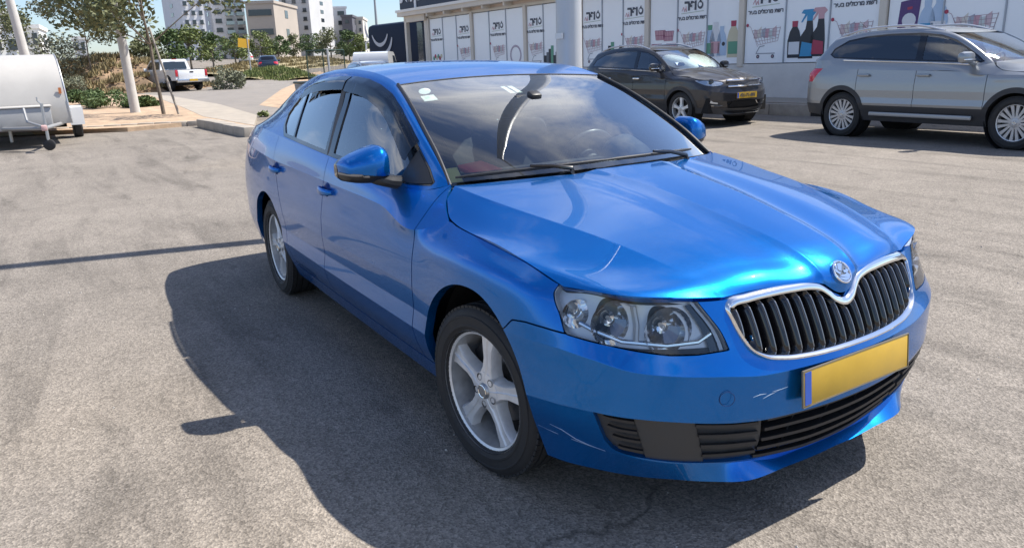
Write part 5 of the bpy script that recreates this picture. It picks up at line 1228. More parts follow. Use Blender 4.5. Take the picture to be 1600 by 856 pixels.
sbox('column', COLS[-1]-.075, COLS[-1]+.075, -.09, .12, PZ0-.05, PZ1+.02, M_CREAM)
# roof sign
sg = empty('shop_sign', (-9.9, 12.8, 0), WD, 'dark navy roof sign with tall white Hebrew letters above the canopy', 'sign')
mb = MB(); mb.box((XL+3.8,-.22,4.34),(7.4,.14,1.42)); mb.build('board', mat('sign navy', (.012,.022,.05), .5), sg)
MW = mat('sign letter white', (.75,.76,.78), .5)
for i_, ch in enumerate(heb('פירות וירקות')):
    if ch != ' ': txt(ch, 1.35, MW, sg, (XL+.6+.58*i_, -.30, 4.30), 'letter', .02, .02)
for x in (XL+.6, XL+4, XL+7.2): 
    mb = MB(); mb.box((x,-.12,3.85),(.08,.08,.6)); mb.build('bracket', M_ALU, sg)
# raised pavement in front of the shop
wc = Matrix.Translation((-9.9,12.8,0)) @ Matrix.Rotation(WD,4,'Z')
p_ = empty('pavement', (-9.9,12.8,0), WD); p_['kind'] = 'structure'
mb = MB(); mb.box((-3,-.75,.14),(32,1.45,.46)); mb.build('paving', M_PAVE, p_)
for k in range(30):
    mb = MB(); mb.box((-18.5+1.0*k,-1.56,.12),(.985,.16,.46),None,.015); mb.build('kerb_stone', mat('kerb concrete'), p_)

# ------------------------------------------------------------------ vehicles
def crossover(name, label_, loc, rz, pcol, kind, s=(1,1,1), pm=None):
    """a crossover built from the same kind of control curves"""
    car = empty(name, loc, rz, label_, 'car')
    if s != (1,1,1): car.scale = s
    M = pm or paint('paint '+label_[:14], pcol, .6, .35, .06)
    PL = np.vstack([PLAN[:12]*[1,.975], [(-.8,.885),(-1.4,.885),(-2.0,.885),(-2.4,.883),(-2.7,.875),(-2.95,.86),(-3.15,.835),(-3.30,.78),(-3.39,.68),(-3.43,.48),(-3.45,.25),(-3.455,0)]])
    RG_ = [{k: (v[0]*1.10+.03, v[1]) for k, v in t.items()} for t in RING]
    R9 = [(x, y*.975, z*1.06+.035) for x, y, z in ROW9[:12]]+[(-.8,.845,.945),(-1.4,.845,.96),(-2.0,.845,.975),(-2.4,.843,.985),(-2.7,.835,.995),(-2.95,.815,1.0),(-3.12,.785,1.0),(-3.25,.73,1.0),(-3.33,.63,1.0),(-3.37,.44,1.0),(-3.39,.22,1.0),(-3.395,0,1.0)]
    if kind == 'van': pass
    G, uv, (A, K, P) = ring_surface(PL, RG_, R9, RCREASE, .025, 5, [(k, (p[0], p[1]*.975, p[2]*1.06+.035)) for k, p in R9X])
    V, F = gridmesh(G, uv); F = orient(V, F, CENTER); ax = lambda x: float(np.interp(-x, -P[K > 7.2][:,0], A[K > 7.2]))
    arc = lambda cx, r: [(ax(cx+r*math.cos(t)), .33+r*math.sin(t)) for t in np.linspace(-.5, math.pi+.5, 30)]+[(ax(cx-r-.02), .0), (ax(cx+r+.02), .0)]
    for cx in (0, -2.6): V, F = clip(V, F, -sdpoly(V[:,3:5], arc(cx, .36)))
    hl = [(1.10,.865),(.98,.90),(.80,.90),(.50,.86),(.46,.80),(.56,.765),(.72,.755),(.86,.775),(.98,.815)]
    gri = [(-.2,.735),(.36,.745),(.42,.79),(.40,.84),(-.2,.83)]; low = [(-.2,.33),(.40,.35),(.44,.47),(-.2,.50)]; fogp = [(.56,.40),(.80,.42),(.88,.58),(.84,.60),(.70,.47),(.56,.45)]
    tail = [(A[-1]-.95,.98),(A[-1]-.82,1.02),(A[-1]-.40,1.02),(A[-1]-.42,.90),(A[-1]-.74,.80),(A[-1]-.86,.80)]
    if kind == 'suzuki': tail = [(ax(-3.02),1.02),(ax(-3.30),1.02),(A[-1]-.50,1.02),(A[-1]-.50,.86),(A[-1]-.70,.80),(ax(-3.20),.80),(ax(-3.10),.93)]
    M_CL = mat('black cladding', (.035,.036,.040), .6, var=.1, vscale=12)
    dF, dB, dR = -.40, -1.40, -2.35
    for sgn in (-1, 1):
        v, f = (V.copy(), F) if sgn > 0 else mirror(V, F)
        for nm, pl, m_ in (('headlight', hl, mat('headlamp silver', (.62,.65,.70), .15, .6)), ('tail_light', tail, mat('tail red', (.60,.02,.04), .15, coat=.6))):
            ph = sdpoly(v[:,3:5], pl); a = clip(v, f, ph); v, f = clip(v, f, -ph); 
            if len(a[1]):
                o = mesh(nm, offset(a[0], a[1], -.004), a[1], car, m_)
                if nm == 'headlight':
                    mesh('lens', offset(a[0], a[1], .006), a[1], o, M_LENS); c0 = a[0][np.argmin((a[0][:,3]-.74)**2+(a[0][:,4]-.83)**2)]; mb = MB(); q = Vector((.85, sgn*.5, .1)).to_track_quat('Z','Y').to_matrix().to_4x4(); q.translation = Vector(c0[:3])-Vector((.005,0,0)); mb.lathe([(.001,.01),(.036,.008),(.05,.006)], 18, q); mb.build('projector', M_GLOSSB, o)
        ph = sdpoly(v[:,3:5], gri); a = clip(v, f, ph); v, f = clip(v, f, -ph); mesh('grille', offset(a[0], a[1], -.02), a[1], car, M_DARK)
        ph = sdpoly(v[:,3:5], low); a = clip(v, f, ph); v, f = clip(v, f, -ph); mesh('lower_grille', offset(a[0], a[1], -.02), a[1], car, M_DARK)
        ph = sdpoly(v[:,3:5], fogp); a = clip(v, f, ph); v, f = clip(v, f, -ph); fo = mesh('fog_surround', a[0], a[1], car, M_CL)
        q = clip(a[0], a[1], sdpoly(a[0][:,3:5], [(.60,.43),(.76,.45),(.72,.53),(.64,.51)])); 
        if len(q[1]): mesh('fog_lamp', offset(q[0], q[1], .008), q[1], fo, mat('fog lamp', (.65,.66,.66), .2, .3))
        # cladding: arches, sill
        d = np.minimum(np.abs(np.hypot(v[:,0], v[:,2]-.33)), np.abs(np.hypot(v[:,0]+2.6, v[:,2]-.33)))-.425
        cl = np.minimum(d, np.maximum(v[:,2]-.475, v[:,0]-.42)); cl = np.minimum(cl, v[:,2]-.36)
        a = clip(v, f, cl); mesh('cladding', offset(a[0], a[1], .006), a[1], car, M_CL); v, f = clip(v, f, -cl)
        X = v[:,0]
        for nm, lo, hi in (('rear_quarter', -9, dR-.004), ('rear_door', dR+.004, dB-.004), ('front_door', dB+.004, dF-.004), ('front_wing', dF+.004, 9)):
            q = clip(v, f, np.maximum(lo-X, X-hi)); o = panel(nm, q[0], q[1], car, M, .02)
            if 'door' in nm:
                hx = lo+.13 if lo > -9 else 0; mb = MB(); mb.box((lo+.12, sgn*.875, .90),(.20,.05,.035),None,.014); mb.build('handle', M_CHROME if kind == 'kia' else M, o)
        vi, fi = (V, F) if sgn > 0 else mirror(V, F); mesh('inner_shell', offset(vi, fi, -.045), fi, car, M_DARK)
    # hood
    HG = hood_surface([[(x, y*.975, z*1.06+.037) for x, y, z in c] for c in HOOD], (2,5), 50, 5); hv, hf = gridmesh(HG); panel('hood', hv, orient(hv, hf, CENTER), car, M, .02, 60)
    up = .082
    SH = [(x, y*.975, z+up) for x, y, z in SHM[:5]]+[(-2.0,.83,1.03),(-2.4,.828,1.04),(-2.7,.82,1.05),(-2.95,.80,1.055),(-3.12,.77,1.055),(-3.25,.715,1.055),(-3.32,.62,1.055)]
    BL = [(x, y*.975, z+up) for x, y, z in BELT[:5]]+[(-2.0,.805,1.085),(-2.4,.802,1.10),(-2.7,.795,1.115),(-2.95,.782,1.12),(-3.12,.755,1.12),(-3.25,.70,1.12),(-3.31,.61,1.12)]
    r9 = G[-1]; r9 = r9[r9[:,0] < -.2]; xs = [-.24,-.40,-.53,-.75,-1.4,-2.0,-2.4,-2.7,-2.95,-3.12,-3.25,-3.33]; sel = [np.argmin(np.abs(r9[:,0]-x)+10*(r9[:,1] < .55)) for x in xs]
    rows = np.array([resample(c, 140) for c in (r9[sel], np.array(SH), np.array(BL))]); SG = interp1([0,1,2], rows, np.linspace(0,2,10)); sv, sf = gridmesh(SG, SG[...,[0,2]]); sf = orient(sv, sf, CENTER)
    GB = [(-.43,.687,1.05),(-.515,.749,1.029),(-.62,.778,1.026),(-.75,.788,1.032),(-.9,.792,1.040),(-1.15,.798,1.053),(-1.45,.803,1.066),(-1.8,.804,1.078),(-2.1,.804,1.090),(-2.4,.802,1.10),(-2.65,.797,1.112),(-2.85,.789,1.118),(-3.02,.775,1.12),(-3.15,.75,1.12),(-3.27,.69,1.12)]
    RL = [(-.435,.685,1.055),(-.54,.675,1.14),(-.68,.655,1.235),(-.85,.625,1.335),(-1.02,.60,1.415),(-1.22,.59,1.47),(-1.5,.588,1.508),(-1.85,.586,1.522),(-2.15,.582,1.520),(-2.45,.578,1.505),(-2.7,.574,1.48),(-2.88,.57,1.452),(-2.98,.57,1.425),(-3.05,.585,1.36),(-3.16,.62,1.22)]
    GG = green_surface(GB, RL, n=160, nv=22); gv, gf = gridmesh(GG, GG[...,[0,2]]); gf = orient(gv, gf, CENTER)
    if kind == 'suzuki': dlo = [(-2.96,1.20),(-2.92,1.29),(-2.70,1.40),(-2.4,1.445),(-2.0,1.465),(-1.5,1.458),(-1.2,1.42),(-.98,1.35),(-.78,1.24),(-.62,1.14),(-.52,1.065),(-.55,1.050),(-.9,1.062),(-1.5,1.085),(-2.3,1.118),(-2.85,1.145)]
    else: dlo = [(-2.98,1.16),(-2.90,1.30),(-2.65,1.40),(-2.3,1.45),(-1.9,1.468),(-1.5,1.458),(-1.2,1.42),(-.98,1.35),(-.78,1.24),(-.62,1.14),(-.52,1.065),(-.55,1.050),(-.9,1.062),(-1.5,1.085),(-2.3,1.118),(-2.85,1.14)]
    tint_r = glass('privacy glass', (.06,.07,.08), .02); 
    for sgn in (-1, 1):
        v, f = (sv, sf) if sgn > 0 else mirror(sv, sf); panel('shoulder', v, f, car, M, .012)
        v, f = (gv, gf) if sgn > 0 else mirror(gv, gf); ph = sdpoly(v[:,3:5], dlo); a = clip(v, f, -ph); panel('side_frame', a[0], a[1], car, M, .012); dv, df = clip(v, f, ph)
        ph = sdpoly(dv[:,3:5], dlo)+.022; xb = dv[:,0]+1.42+.12*(dv[:,4]-1.08); fr = np.maximum(np.maximum(ph, -xb+.05), dv[:,0]+.72); re = np.maximum(ph, xb+.05); qd = np.maximum(ph, -(dv[:,0]+.70)); 
        q = clip(dv, df, fr); mesh('front_window', offset(q[0], q[1], -.005), q[1], car, M_SGLASS)
        q = clip(dv, df, re); mesh('rear_window', offset(q[0], q[1], -.005), q[1], car, tint_r)
        q = clip(dv, df, qd)
        if len(q[1]): mesh('quarter_light', offset(q[0], q[1], -.005), q[1], car, M_SGLASS)
        q = clip(dv, df, -np.minimum(np.minimum(fr, re), qd)); panel('window_trim', q[0], q[1], car, M_GLOSSB, .01)
        # sill chrome strip
        mb = MB(); mb.tube([Vector((x, sgn*(y+.012), z+.002)) for x, y, z in GB[2:11]], .007, 6); mb.build('chrome_strip', M_CHROME, car)
        # roof rail
        rr = resample(np.array(RL[5:13]), 20); mb = MB(); mb.tube([Vector((p[0], sgn*(p[1]-.02), p[2]+.045*min(1, 4*t, 4*(1-t)))) for p, t in zip(rr, np.linspace(0, 1, 20))], .016, 8); mb.build('roof_rail', mat('rail silver', (.55,.56,.58), .3, .8), car)
        # mirror
        mi = MB(); mi.box((-.66, sgn*.93, 1.12),(.13,.22,.15),Matrix.Rotation(R(12*sgn),3,'Z'),.055); mi.build('mirror', M if kind != 'kia' else M_GLOSSB, car); mi = MB(); mi.tube([(-.64,sgn*.79,1.04),(-.65,sgn*.88,1.07)],[.035,.03],8); mi.build('mirror_foot', M, car); mi = MB(); mi.box((-.60,sgn*.945,1.095),(.03,.18,.018),Matrix.Rotation(R(12*sgn),3,'Z'),.006); mi.build('mirror_trim', M_CHROME, car)
    RC = [(-1.05,1.435),(-1.22,1.487),(-1.5,1.53),(-1.85,1.55),(-2.15,1.548),(-2.45,1.533),(-2.7,1.51),(-2.9,1.482),(-3.02,1.45)]
    RG2 = roof_surface(RL[:13], RC, 60, 41, -2.97); rv, rf = gridmesh(RG2); panel('roof', rv, orient(rv, rf, CENTER), car, M, .015, 60)
    # tailgate between the rear pillars
    ed = np.array([RL[12], RL[13], RL[14], GB[14], BL[-1], (-3.33,.62,1.0)]); s_ = np.linspace(-1,1,15); TG = np.array([[(e[0]-.03*(1-q*q), e[1]*q, e[2]) for q in s_] for e in resample(ed, 24)]); tv, tf = gridmesh(TG); mesh('tailgate', tv, orient(tv, tf, CENTER), car, M); q = clip(tv, tf, np.maximum(np.abs(tv[:,1])-.5, 1.16-tv[:,2])); mesh('rear_screen', offset(q[0], orient(q[0], q[1], CENTER), .006), q[1], car, M_GLOSSB)
    WC = [(-.225,0,1.072),(-.44,0,1.175),(-.66,0,1.275),(-.87,0,1.362),(-1.05,0,1.432)]; WE = [(-.445,.678,1.045),(-.55,.662,1.135),(-.69,.642,1.233),(-.86,.612,1.333),(-1.03,.588,1.413)]
    WG = windshield_surface(WC, WE, 30, 41); wv, wf = gridmesh(WG); mesh('windshield', wv, orient(wv, wf, CENTER), car, M_WGLASS)
    if kind == 'kia':   # folded reflective sunshade behind the glass
        m_ = mat('silver sunshade', (.85,.88,.86), .35, .35)
        for s0 in (-.44, .44):
            q = clip(np.hstack([wv[:,:3], wv[:,1:3]]), orient(wv, wf, CENTER), (np.hypot((wv[:,1]-s0*.72)/.33, (wv[:,2]-1.225)/.155)-1)); w = offset(q[0], q[1], -.03); mesh('sunshade', w, q[1], car, m_)
        mb = MB(); a = WG[8, 8]; mb.box(Vector(a)+Vector((-.01,0,-.02)),(.02,.22,.10),Matrix.Rotation(R(-50),3,'Y')); mb.build('card', mat('card blue', (.08,.22,.42), .5), car)
    # interior
    sc = M_SEAT
    mb = MB(); mb.box((-.62,0,.98),(.5,1.3,.10),None,.03); mb.build('dashboard', M_DASH, car)
    for y in (-.36,.36):
        mb = MB(); mb.box((-1.55,y,.85),(.16,.50,.66),Matrix.Rotation(R(-18),3,'Y'),.06); mb.build('seat_back', sc, car); mb = MB(); mb.box((-1.68,y,1.27),(.10,.26,.18),None,.045); mb.build('headrest', sc, car)
    mb = MB(); mb.box((-2.5,0,.9),(.2,1.3,.6),None,.05); mb.build('rear_bench', sc, car)
    q = Matrix.Translation((-.98,.36,1.0)) @ Matrix.Rotation(R(-68),4,'Y'); mb = MB(); mb.lathe([(.17+.014*math.cos(a), .014*math.sin(a)) for a in np.linspace(0, 2*math.pi, 9)], 24, q); mb.build('steering_wheel', M_BLACKP, car)
    mb = MB(); mb.box((-1.3,0,.40),(3.9,1.5,.28)); mb.box((.5,0,.42),(.3,1.1,.3)); mb.build('underbody', M_DARK, car)
    if kind == 'kia':
        gp = [(y, .79+.0*y) for y in (-.40,.40)]
        ix = lambda y: float(np.interp(abs(y), P[:80,1], P[:80,0]))-.035
        for zz, hw_ in ((.850,.40),(.742,.38)):
            mb = MB(); mb.tube([Vector((ix(y)+.012-(.015 if zz > .8 else -.01), y, zz)) for y in np.linspace(-hw_-.03, hw_+.03, 21)], .016, 8); mb.build('chrome_trim', M_CHROME, car)
        mb = MB()
        for q in range(-13, 14):
            for s in (-1, 1): y0 = q*.03; mb.tube([(ix(y0)+.004, y0, .755), (ix(y0+s*.05)-.002, y0+s*.05, .835)], .003, 4)
        mb.build('grille_mesh', mat('mesh grey', (.30,.31,.33), .3, .7), car)
        np_ = empty('number_plate', (0,0,0)); np_.parent = car
        mb = MB(); mb.box((.878,0,.575),(.012,.50,.11)); mb.build('plate', mat('yellow plate'), np_); mb = MB(); mb.box((.885,-.232,.575),(.004,.035,.10)); mb.build('blue_band', mat('plate blue'), np_)
        tx = txt('426-71-801', .085, M_INK, np_, (.886,.015,.575), 'digits', .002); tx.rotation_euler = (R(90),0,R(90))
        for s in (-1, 1): mb = MB(); mb.tube([(.815,s*.30,.47),(.80,s*.36,.41),(.74,s*.55,.395),(.66,s*.68,.40)], .008, 6); mb.build('bumper_trim', M_CHROME, car)
    else:
        for s in (-1, 1): mb = MB(); mb.box((-1.30,s*.885,.36),(1.55,.03,.055),None,.012); mb.build('sill_trim', mat('satin silver plastic', (.34,.35,.36), .4, .4), car)
        mb = MB(); mb.tube([(-2.72,-.1,1.50),(-2.95,-.1,1.68)], [.006,.003], 6); mb.build('antenna', M_BLACKP, car)
    for (x, s_, an) in ((0,-1,.3), (0,1,.9), (-2.6,-1,.75), (-2.6,1,.2)):
        wheel('wheel', car, s_, (x, s_*.745, .322), 0, an, .328, .232, .205, 5 if kind == 'kia' else 8, .006, 'five' if kind == 'kia' else 'multi')
    for x in (0, -2.6):
        for s_ in (-1, 1):
            q = Matrix.Translation((x, s_*.58, .33)) @ Matrix.Rotation(R(-90*s_), 4, 'X'); mb = MB(); mb.lathe([(.001,.0),(.375,.0),(.38,.26)], 28, q); mb.build('wheel_well', M_DARK, car)
    return car
def put(front_right, rz, half=.775):
    """origin (front axle centre) from the right front wheel's contact point"""
    c, s = math.cos(rz), math.sin(rz); x = front_right[0]-(s*half)*1.0; y = front_right[1]+c*half; return (x, y, gz(x, y))
fr = survey(1582,234); crossover('parked_car', 'grey crossover with black lower cladding and red tail light by the kerb', put((fr.x, fr.y), R(-2.6)), R(-2.6), (.31,.325,.34), 'suzuki', (.995,1,1.04))
fr = survey(1064,188); crossover('parked_car', 'dark grey crossover with a silver sunshade behind its windscreen', (-8.55,9.25,gz(-8.55,9.25)), R(-2.5), (.060,.058,.060), 'kia', (1.01,1.0,.99))
# white saloon and van roofs behind the blue car
fr = survey(600,118, 32.0); crossover('parked_car', 'white car with only its pale roof showing above the blue car', (fr.x, fr.y, gz(fr.x, fr.y)-.08), R(-4), (.72,.72,.70), 'suzuki', (1,1,.97), mat('white car paint', (.74,.74,.72), .3, coat=.8))
# ------------------------------------------------------------------ pickup, trailer, coach, van and other things on the left
M_WHITE = mat('white vehicle paint', (.74,.75,.76), .25, coat=.8, var=.03, vscale=2)
M_TL = mat('tail lamp red', (.45,.03,.04), .2, coat=.5)
def profile_prism(poly, y0, y1, inset_top=0.0, ztop=None, zbase=None):
    """side profile (x,z) extruded across y, the upper part leaning in"""
    n = len(poly); V = []; F = []
    for s, y in ((-1, y0), (1, y1)):
        for x, z in poly:
            k = 0 if ztop is None else max(0, (z-zbase)/(ztop-zbase))*inset_top
            V.append((x, y-(s*k), z))
    F = [tuple(range(n)), tuple(range(2*n-1, n-1, -1))]+[(i, n+i, n+(i+1)%n, (i+1)%n) for i in range(n)]
    return V, F
def pickup():
    a = survey(268,143.5); hd = R(196); c, s = math.cos(hd), math.sin(hd)
    # left rear wheel at (-1.7, .86)
    lx, ly = -1.75, .86; o = (a.x-(c*lx-s*ly), a.y-(s*lx+c*ly)); t = empty('pickup_truck', (o[0], o[1], gz(*o)), hd, 'white pickup truck with red tail lamps waiting at the road corner', 'pickup')
    body = [(-2.85,.62),(-2.85,1.22),(-.80,1.24),(-.78,1.20),(1.35,1.20),(1.45,1.18),(2.65,1.10),(2.88,1.0),(2.9,.55),(2.3,.45),(2.25,.62),(2.15,.83),(1.9,.95),(1.6,.95),(1.35,.83),(1.25,.62),(1.2,.48),(-1.2,.48),(-1.25,.62),(-1.35,.83),(-1.6,.95),(-1.9,.95),(-2.15,.83),(-2.25,.62)]
    V, F = profile_prism(body, -.98, .98); mb = MB(); mb.add(V, F); bd = mb.build('body', M_WHITE, t, True, 30)
    cab = [(-.82,1.2),(-.72,1.80),(-.55,1.88),(.55,1.88),(.75,1.83),(1.45,1.2)]; V, F = profile_prism(cab, -.95, .95, .17, 1.88, 1.2); mb = MB(); mb.add(V, F); mb.build('cab', M_WHITE, t, True, 30)
    mb = MB(); mb.add([(-.828,-.72,1.30),(-.828,.72,1.30),(-.752,.66,1.72),(-.752,-.66,1.72)], [(0,1,2,3)]); mb.build('rear_window', M_WIN, t, False)
    for s_ in (-1, 1):
        mb = MB()
        for x0, x1, x2, x3 in ((-.66,.30,.30,-.58),(.36,1.18,.70,.36)): mb.add([(x0, s_*.938, 1.28),(x1, s_*.938, 1.28),(x2, s_*.832, 1.74),(x3, s_*.832, 1.74)], [(0,1,2,3)])
        mb.build('side_window', M_WIN, t, False)
        mb = MB(); mb.box((-2.86,s_*.90,1.03),(.05,.15,.38),None,.015); mb.build('tail_light', M_TL, t)
        mb = MB(); mb.box((.95,s_*1.10,1.28),(.12,.22,.2),None,.04); mb.build('mirror', M_WHITE, t)
        for x in (-1.75,1.75):
            mb = MB(); Mx = Matrix.Translation((x, s_*.86, .40)) @ Matrix(((1,0,0),(0,0,1),(0,1,0))).to_4x4(); mb.lathe([(.001,-.13),(.36,-.13),(.40,-.09),(.40,.09),(.36,.13),(.24,.12),(.24,.06),(.001,.06)], 28, Mx); w = mb.build('wheel', M_RUBBER, t); mb = MB(); mb.lathe([(.001,s_*.10),(.12,s_*.12),(.23,s_*.10)], 20, Mx); mb.build('rim', M_SATIN, w)
    mb = MB(); mb.box((-2.875,0,.94),(.05,1.62,.52),None,.015); tg = mb.build('tailgate', M_WHITE, t); mb = MB(); mb.box((-2.905,0,1.10),(.02,.22,.07)); mb.build('handle', M_BLACKP, tg)
    mb = MB(); mb.box((-2.95,0,.60),(.20,1.94,.20),None,.03); mb.build('rear_bumper', mat('bumper chrome', (.6,.61,.62), .2, .8), t)
    mb = MB(); mb.box((-3.06,0,.63),(.02,.50,.12)); mb.build('number_plate', mat('yellow plate'), t)
    mb = MB(); mb.box((-.80,0,1.865),(.04,.3,.04)); mb.build('brake_light', M_TL, t)
    mb = MB(); mb.box((-1.80,0,1.245),(1.95,1.74,.01)); mb.build('bed', M_DARK, t)
    mb = MB(); mb.box((0,0,.45),(5.2,1.5,.25)); mb.build('chassis', M_DARK, t)
pickup()
def trailer():
    j = survey(79,235); yaw = R(1.5); o = (j.x, j.y); t = empty('box_trailer', (o[0], o[1], gz(*o)), yaw, 'pale grey enclosed box trailer with a curved front and a drawbar tool box', 'trailer')
    M_TR = mat('trailer panel', (.45,.43,.40), .45, var=.05, vscale=1.5)
    xf = -1.25; pts = []; y0, y1 = -1.85, .52
    prof = [(xf-.02,.42),(xf,.55),(xf-.01,.90),(xf-.10,1.25),(xf-.24,1.50),(xf-.46,1.68),(xf-.75,1.78),(xf-1.1,1.82),(xf-3.4,1.82),(xf-3.45,1.75),(xf-3.45,.42)]
    pr = [tuple(p) for p in prof]; V, F = profile_prism(pr, y0, y1, .06, 1.82, .42); mb = MB(); mb.add(V, F); mb.build('body', M_TR, t, True, 28)
    for y in (y0, y1):
        mb = MB(); mb.tube([(x, y*(1-.0)-(.06*max(0,(z-.42)/1.4)*(1 if y > 0 else -1)), z) for x, z in prof[:9]], .014, 6); mb.build('edge_trim', mat('trim aluminium', (.6,.6,.6), .35, .7), t)
    mb = MB(); mb.box((xf+.34,-.62,.58),(.62,1.55,.42),None,.03); tb = mb.build('tool_box', mat('tool box grey', (.36,.36,.36), .5, .2, var=.08, vscale=4), t); mb = MB(); mb.box((xf+.34,-.62,.805),(.66,1.6,.03),None,.01); mb.build('lid', M_TR, tb)
    mb = MB(); mb.box((xf+.655,-.95,.62),(.01,.16,.22)); mb.build('latch_plate', mat('latch tan', (.5,.44,.3), .6), tb)
    mb = MB(); mb.tube([(xf-.2,-1.5,.42),(.02,-.08,.42),(.30,-.05,.42)],.035,8); mb.tube([(xf-.2,.35,.42),(.02,-.02,.42)],.035,8); db = mb.build('drawbar', mat('drawbar grey', (.34,.34,.34), .5, .4), t)
    mb = MB(); mb.tube([(0,0,.16),(0,0,.88)],.028,10); mb.tube([(0,0,.86),(.0,-.06,.93),(0,-.06,1.0)],.012,6); mb.build('jack_tube', mat('zinc', (.50,.51,.52), .35, .8), t)
    mb = MB(); Mx = Matrix.Translation((0,0,.105)) @ Matrix.Rotation(R(70),4,'Z') @ Matrix.Rotation(R(90),4,'X'); mb.lathe([(.001,-.03),(.08,-.03),(.105,-.02),(.105,.02),(.08,.03),(.001,.03)], 24, Mx); mb.build('jockey_wheel', M_RUBBER, t)
    mb = MB(); mb.tube([(.15,-.04,.45),(-.08,-.28,.55),(-.2,-.3,.80)],.025,8); mb.build('hitch_lever', mat('drawbar grey'), t)
    mb = MB(); mb.box((.28,-.04,.44),(.22,.10,.10),None,.02); mb.build('coupling', mat('coupling red white', (.55,.35,.33), .5), t)
    for y, s in ((y1+.17, 1), (y0-.17, -1)):
        Mx = Matrix.Translation((xf-1.7, y, .31)) @ Matrix(((1,0,0),(0,0,1),(0,1,0))).to_4x4(); mb = MB(); mb.lathe([(.001,-.09),(.28,-.09),(.31,-.06),(.31,.06),(.28,.09),(.17,.08),(.001,.05)], 28, Mx); mb.build('wheel', M_RUBBER, t)
        P = [(xf-1.7+.40*math.cos(a), .32+.40*math.sin(a)) for a in np.linspace(.0, math.pi, 13)]; Vs = []; Fs = []
        for x, z in P: Vs += [(x, y-.14, z), (x, y+.14, z)]
        for i_ in range(12): Fs.append((2*i_, 2*i_+1, 2*i_+3, 2*i_+2))
        mb = MB(); mb.add(Vs, Fs); mb.box((xf-1.30,y,.50),(.03,.28,.38)); mb.build('mudguard', M_WHITE, t)
    mb = MB(); mb.box((xf-.02,.40,1.08),(.03,.05,.12)); mb.build('marker_light', mat('marker amber', (.5,.16,.05), .3), t)
    for x in (xf-1.2,):
        mb = MB(); mb.tube([(xf-.25,-.6,.1),(xf-.25,-.6,.42)],.03,8); mb.build('prop_stand', mat('zinc'), t)
    mb = MB(); mb.box((xf-1.7,-.66,.30),(.08,2.3,.08)); mb.build('axle', M_DARK, t)
trailer()
def coach():
    A = survey(574,70,45); B = survey(700,70,38); ang = math.atan2(B.y-A.y, B.x-A.x); L = 11.0; t = empty('coach', (A.x, A.y, gz(A.x, A.y)), ang, 'tall dark navy coach with white curved stripes beyond the shop corner', 'coach')
    H = survey(600,38,44).z-gz(A.x, A.y)
    M_N = mat('navy coach paint', (.008,.016,.038), .65, spec=.2); mb = MB(); mb.box((L/2,1.27,H/2+.15),(L,2.54,H-.3),None,.28); mb.build('body', M_N, t)
    M_S = mat('stripe white', (.45,.47,.52), .4)
    for (cx, cz, r, a0, a1, w) in ((1.55,3.15,.95,205,335,.20),(1.75,2.85,1.15,250,345,.22),(.62,3.2,.65,165,240,.22)):
        Vs = []; Fs = []; n = 16
        for i_ in range(n+1):
            a = R(a0+(a1-a0)*i_/n); ww = w*(math.sin(math.pi*(i_+.8)/(n+1.6))**.5); 
            for rr in (r-ww/2, r+ww/2): Vs.append((cx+rr*math.cos(a), -.035, cz+rr*math.sin(a)))
        for i_ in range(n): Fs.append((2*i_, 2*i_+1, 2*i_+3, 2*i_+2))
        mb = MB(); mb.add(Vs, Fs); mb.build('stripe', M_S, t, False)
    for x in (2.6, 8.2):
        for y in (.18, 2.36):
            Mx = Matrix.Translation((x, y, .48)) @ Matrix(((1,0,0),(0,0,1),(0,1,0))).to_4x4(); mb = MB(); mb.lathe([(.001,-.2),(.40,-.2),(.48,-.14),(.48,.14),(.40,.2),(.001,.2)], 24, Mx); mb.build('wheel', M_RUBBER, t)
    mb = MB(); mb.tube([(-.05,.2,H*.75),(-.35,.1,H*.72),(-.35,.1,H*.6)],.05,6); mb.build('mirror', M_WHITE, t)
coach()
def van():
    A = survey(584,100,38); ang = R(150); t = empty('delivery_van', (A.x, A.y, gz(A.x, A.y)), ang, 'white van with its roof and side window showing behind the blue car', 'van'); t.scale = (1,1,.88)
    prof = [(-1.0,.35),(-1.0,1.0),(-.98,1.7),(-.85,1.98),(-.6,2.06),(1.4,2.06),(1.75,1.95),(2.35,1.25),(2.9,1.05),(3.0,.8),(3.0,.35)]; V, F = profile_prism(prof, -.9, .9, .10, 2.06, 1.0); mb = MB(); mb.add(V, F); mb.build('body', M_WHITE, t, True, 30)
    for s in (-1, 1):
        mb = MB(); mb.add([(.75, s*.896, 1.25),(2.15, s*.89, 1.25),(1.68, s*.822, 1.85),(.85, s*.822, 1.85)], [(0,1,2,3)]); mb.build('side_window', M_WIN, t, False)
        for x in (-.4, 2.2):
            Mx = Matrix.Translation((x, s*.78, .33)) @ Matrix(((1,0,0),(0,0,1),(0,1,0))).to_4x4(); mb = MB(); mb.lathe([(.001,-.1),(.30,-.1),(.33,-.07),(.33,.07),(.30,.1),(.001,.1)], 22, Mx); mb.build('wheel', M_RUBBER, t)
    mb = MB(); mb.add([(1.80,-.78,1.92),(1.80,.78,1.92),(2.36,.82,1.30),(2.36,-.82,1.30)], [(0,1,2,3)]); mb.build('windshield', M_WIN, t, False)
    mb = MB(); mb.add([(-1.005,-.7,1.2),(-1.005,.7,1.2),(-.95,.66,1.75),(-.95,-.66,1.75)], [(0,1,2,3)]); mb.build('rear_window', M_WIN, t, False)
van()
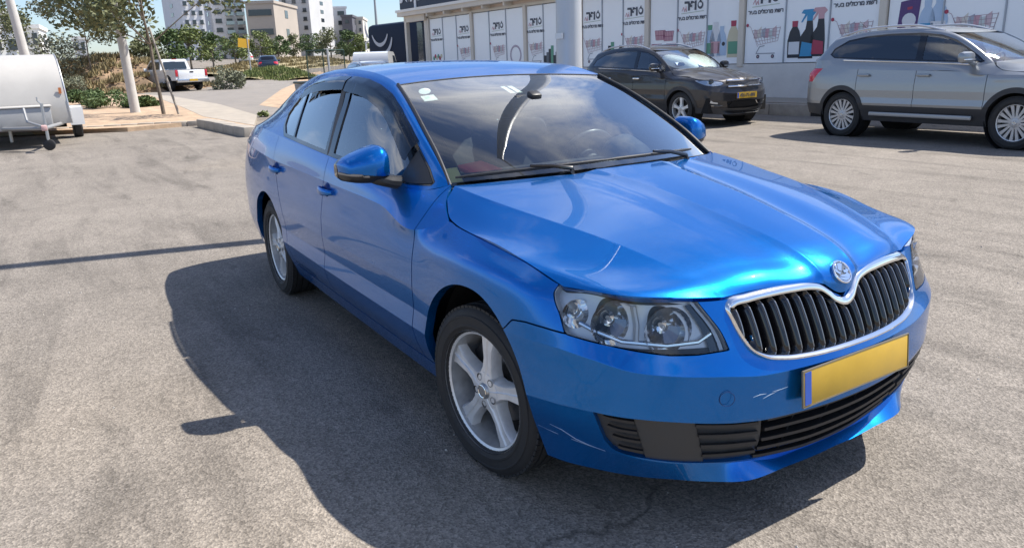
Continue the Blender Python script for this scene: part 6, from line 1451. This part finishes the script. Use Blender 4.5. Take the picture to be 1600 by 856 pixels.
def cage():
    A = survey(512,124,29); t = empty('recycling_cage', (A.x, A.y, gz(A.x, A.y)), R(35), 'green mesh recycling cage with a pale front post beyond the blue car', 'cage'); H = survey(512,79,29).z-gz(A.x, A.y); w = .95
    M_GN = mat('cage green', (.04,.075,.06), .5, .3); mb = MB()
    for x in (-w/2, w/2):
        for y in (-w/2, w/2): mb.tube([(x,y,0),(x,y,H)],.025,6)
    for z in (.05,H*.5,H):
        mb.tube([(-w/2,-w/2,z),(w/2,-w/2,z),(w/2,w/2,z),(-w/2,w/2,z),(-w/2,-w/2,z)],.02,6)
    mb.build('frame', M_GN, t)
    mb = MB()
    for k in range(1, 16):
        f = -w/2+w*k/16
        for p in (((f,-w/2,0),(f,-w/2,H)),((f,w/2,0),(f,w/2,H)),((-w/2,f,0),(-w/2,f,H)),((w/2,f,0),(w/2,f,H))): mb.tube(p,.004,4,False)
    tag(mb.build('wire_mesh', M_GN, t), kind='stuff')
    mb = MB(); rg = random.Random(2)
    for k in range(26): mb.tube([(rg.uniform(-.35,.35),rg.uniform(-.35,.35),rg.uniform(.1,H*.55)),(rg.uniform(-.35,.35),rg.uniform(-.35,.35),rg.uniform(.1,H*.55))],.05,6)
    tag(mb.build('bottles', mat('pet bottles', (.18,.25,.24), .3)), 'heap of plastic bottles inside the green recycling cage', 'bottles', kind='stuff').matrix_world = Matrix.Translation((A.x, A.y, gz(A.x, A.y)))
    mb = MB(); mb.tube([(w/2+.05,-w/2-.05,0),(w/2+.02,-w/2-.05,H+.05)],.035,8); mb.build('post', mat('pale post', (.45,.46,.46), .5), t)
cage()
def bin_():
    A = survey(487,140,20); t = empty('wheelie_bin', (A.x, A.y, gz(A.x, A.y)), R(20), 'grey wheeled rubbish bin showing beside the blue car roof', 'bin'); mb = MB(); V = [(x*k, y*k, z) for z, k in ((.06,.8),(.95,1.0)) for x, y in ((-.28,-.30),(.28,-.30),(.28,.30),(-.28,.30))]; mb.add(V, [(3,2,1,0),(4,5,6,7),(0,1,5,4),(1,2,6,5),(2,3,7,6),(3,0,4,7)]); mb.build('body', mat('bin grey', (.22,.235,.25), .5), t)
    mb = MB(); mb.box((0,0,.985),(.62,.66,.06),None,.025); mb.build('lid', mat('bin lid', (.06,.08,.075), .5), t)
    for s in (-1,1): mb = MB(); Mx = Matrix.Translation((s*.22,.30,.10)) @ Matrix.Rotation(R(90),4,'Y'); mb.lathe([(.001,-.03),(.10,-.03),(.10,.03),(.001,.03)],16,Mx); mb.build('wheel', M_RUBBER, t)
bin_()
# dark car far up the road
a = survey(420,104,72); crossover('parked_car', 'small dark blue car parked far along the rising road', (a.x, a.y, gz(a.x, a.y)), R(165), (.04,.06,.10), 'suzuki')
a = survey(382,82,110); crossover('parked_car', 'tiny white car half hidden by the verge far up the road', (a.x, a.y, gz(a.x, a.y)), R(170), (.7,.7,.7), 'suzuki', (1,1,1), MATS['white car paint'])
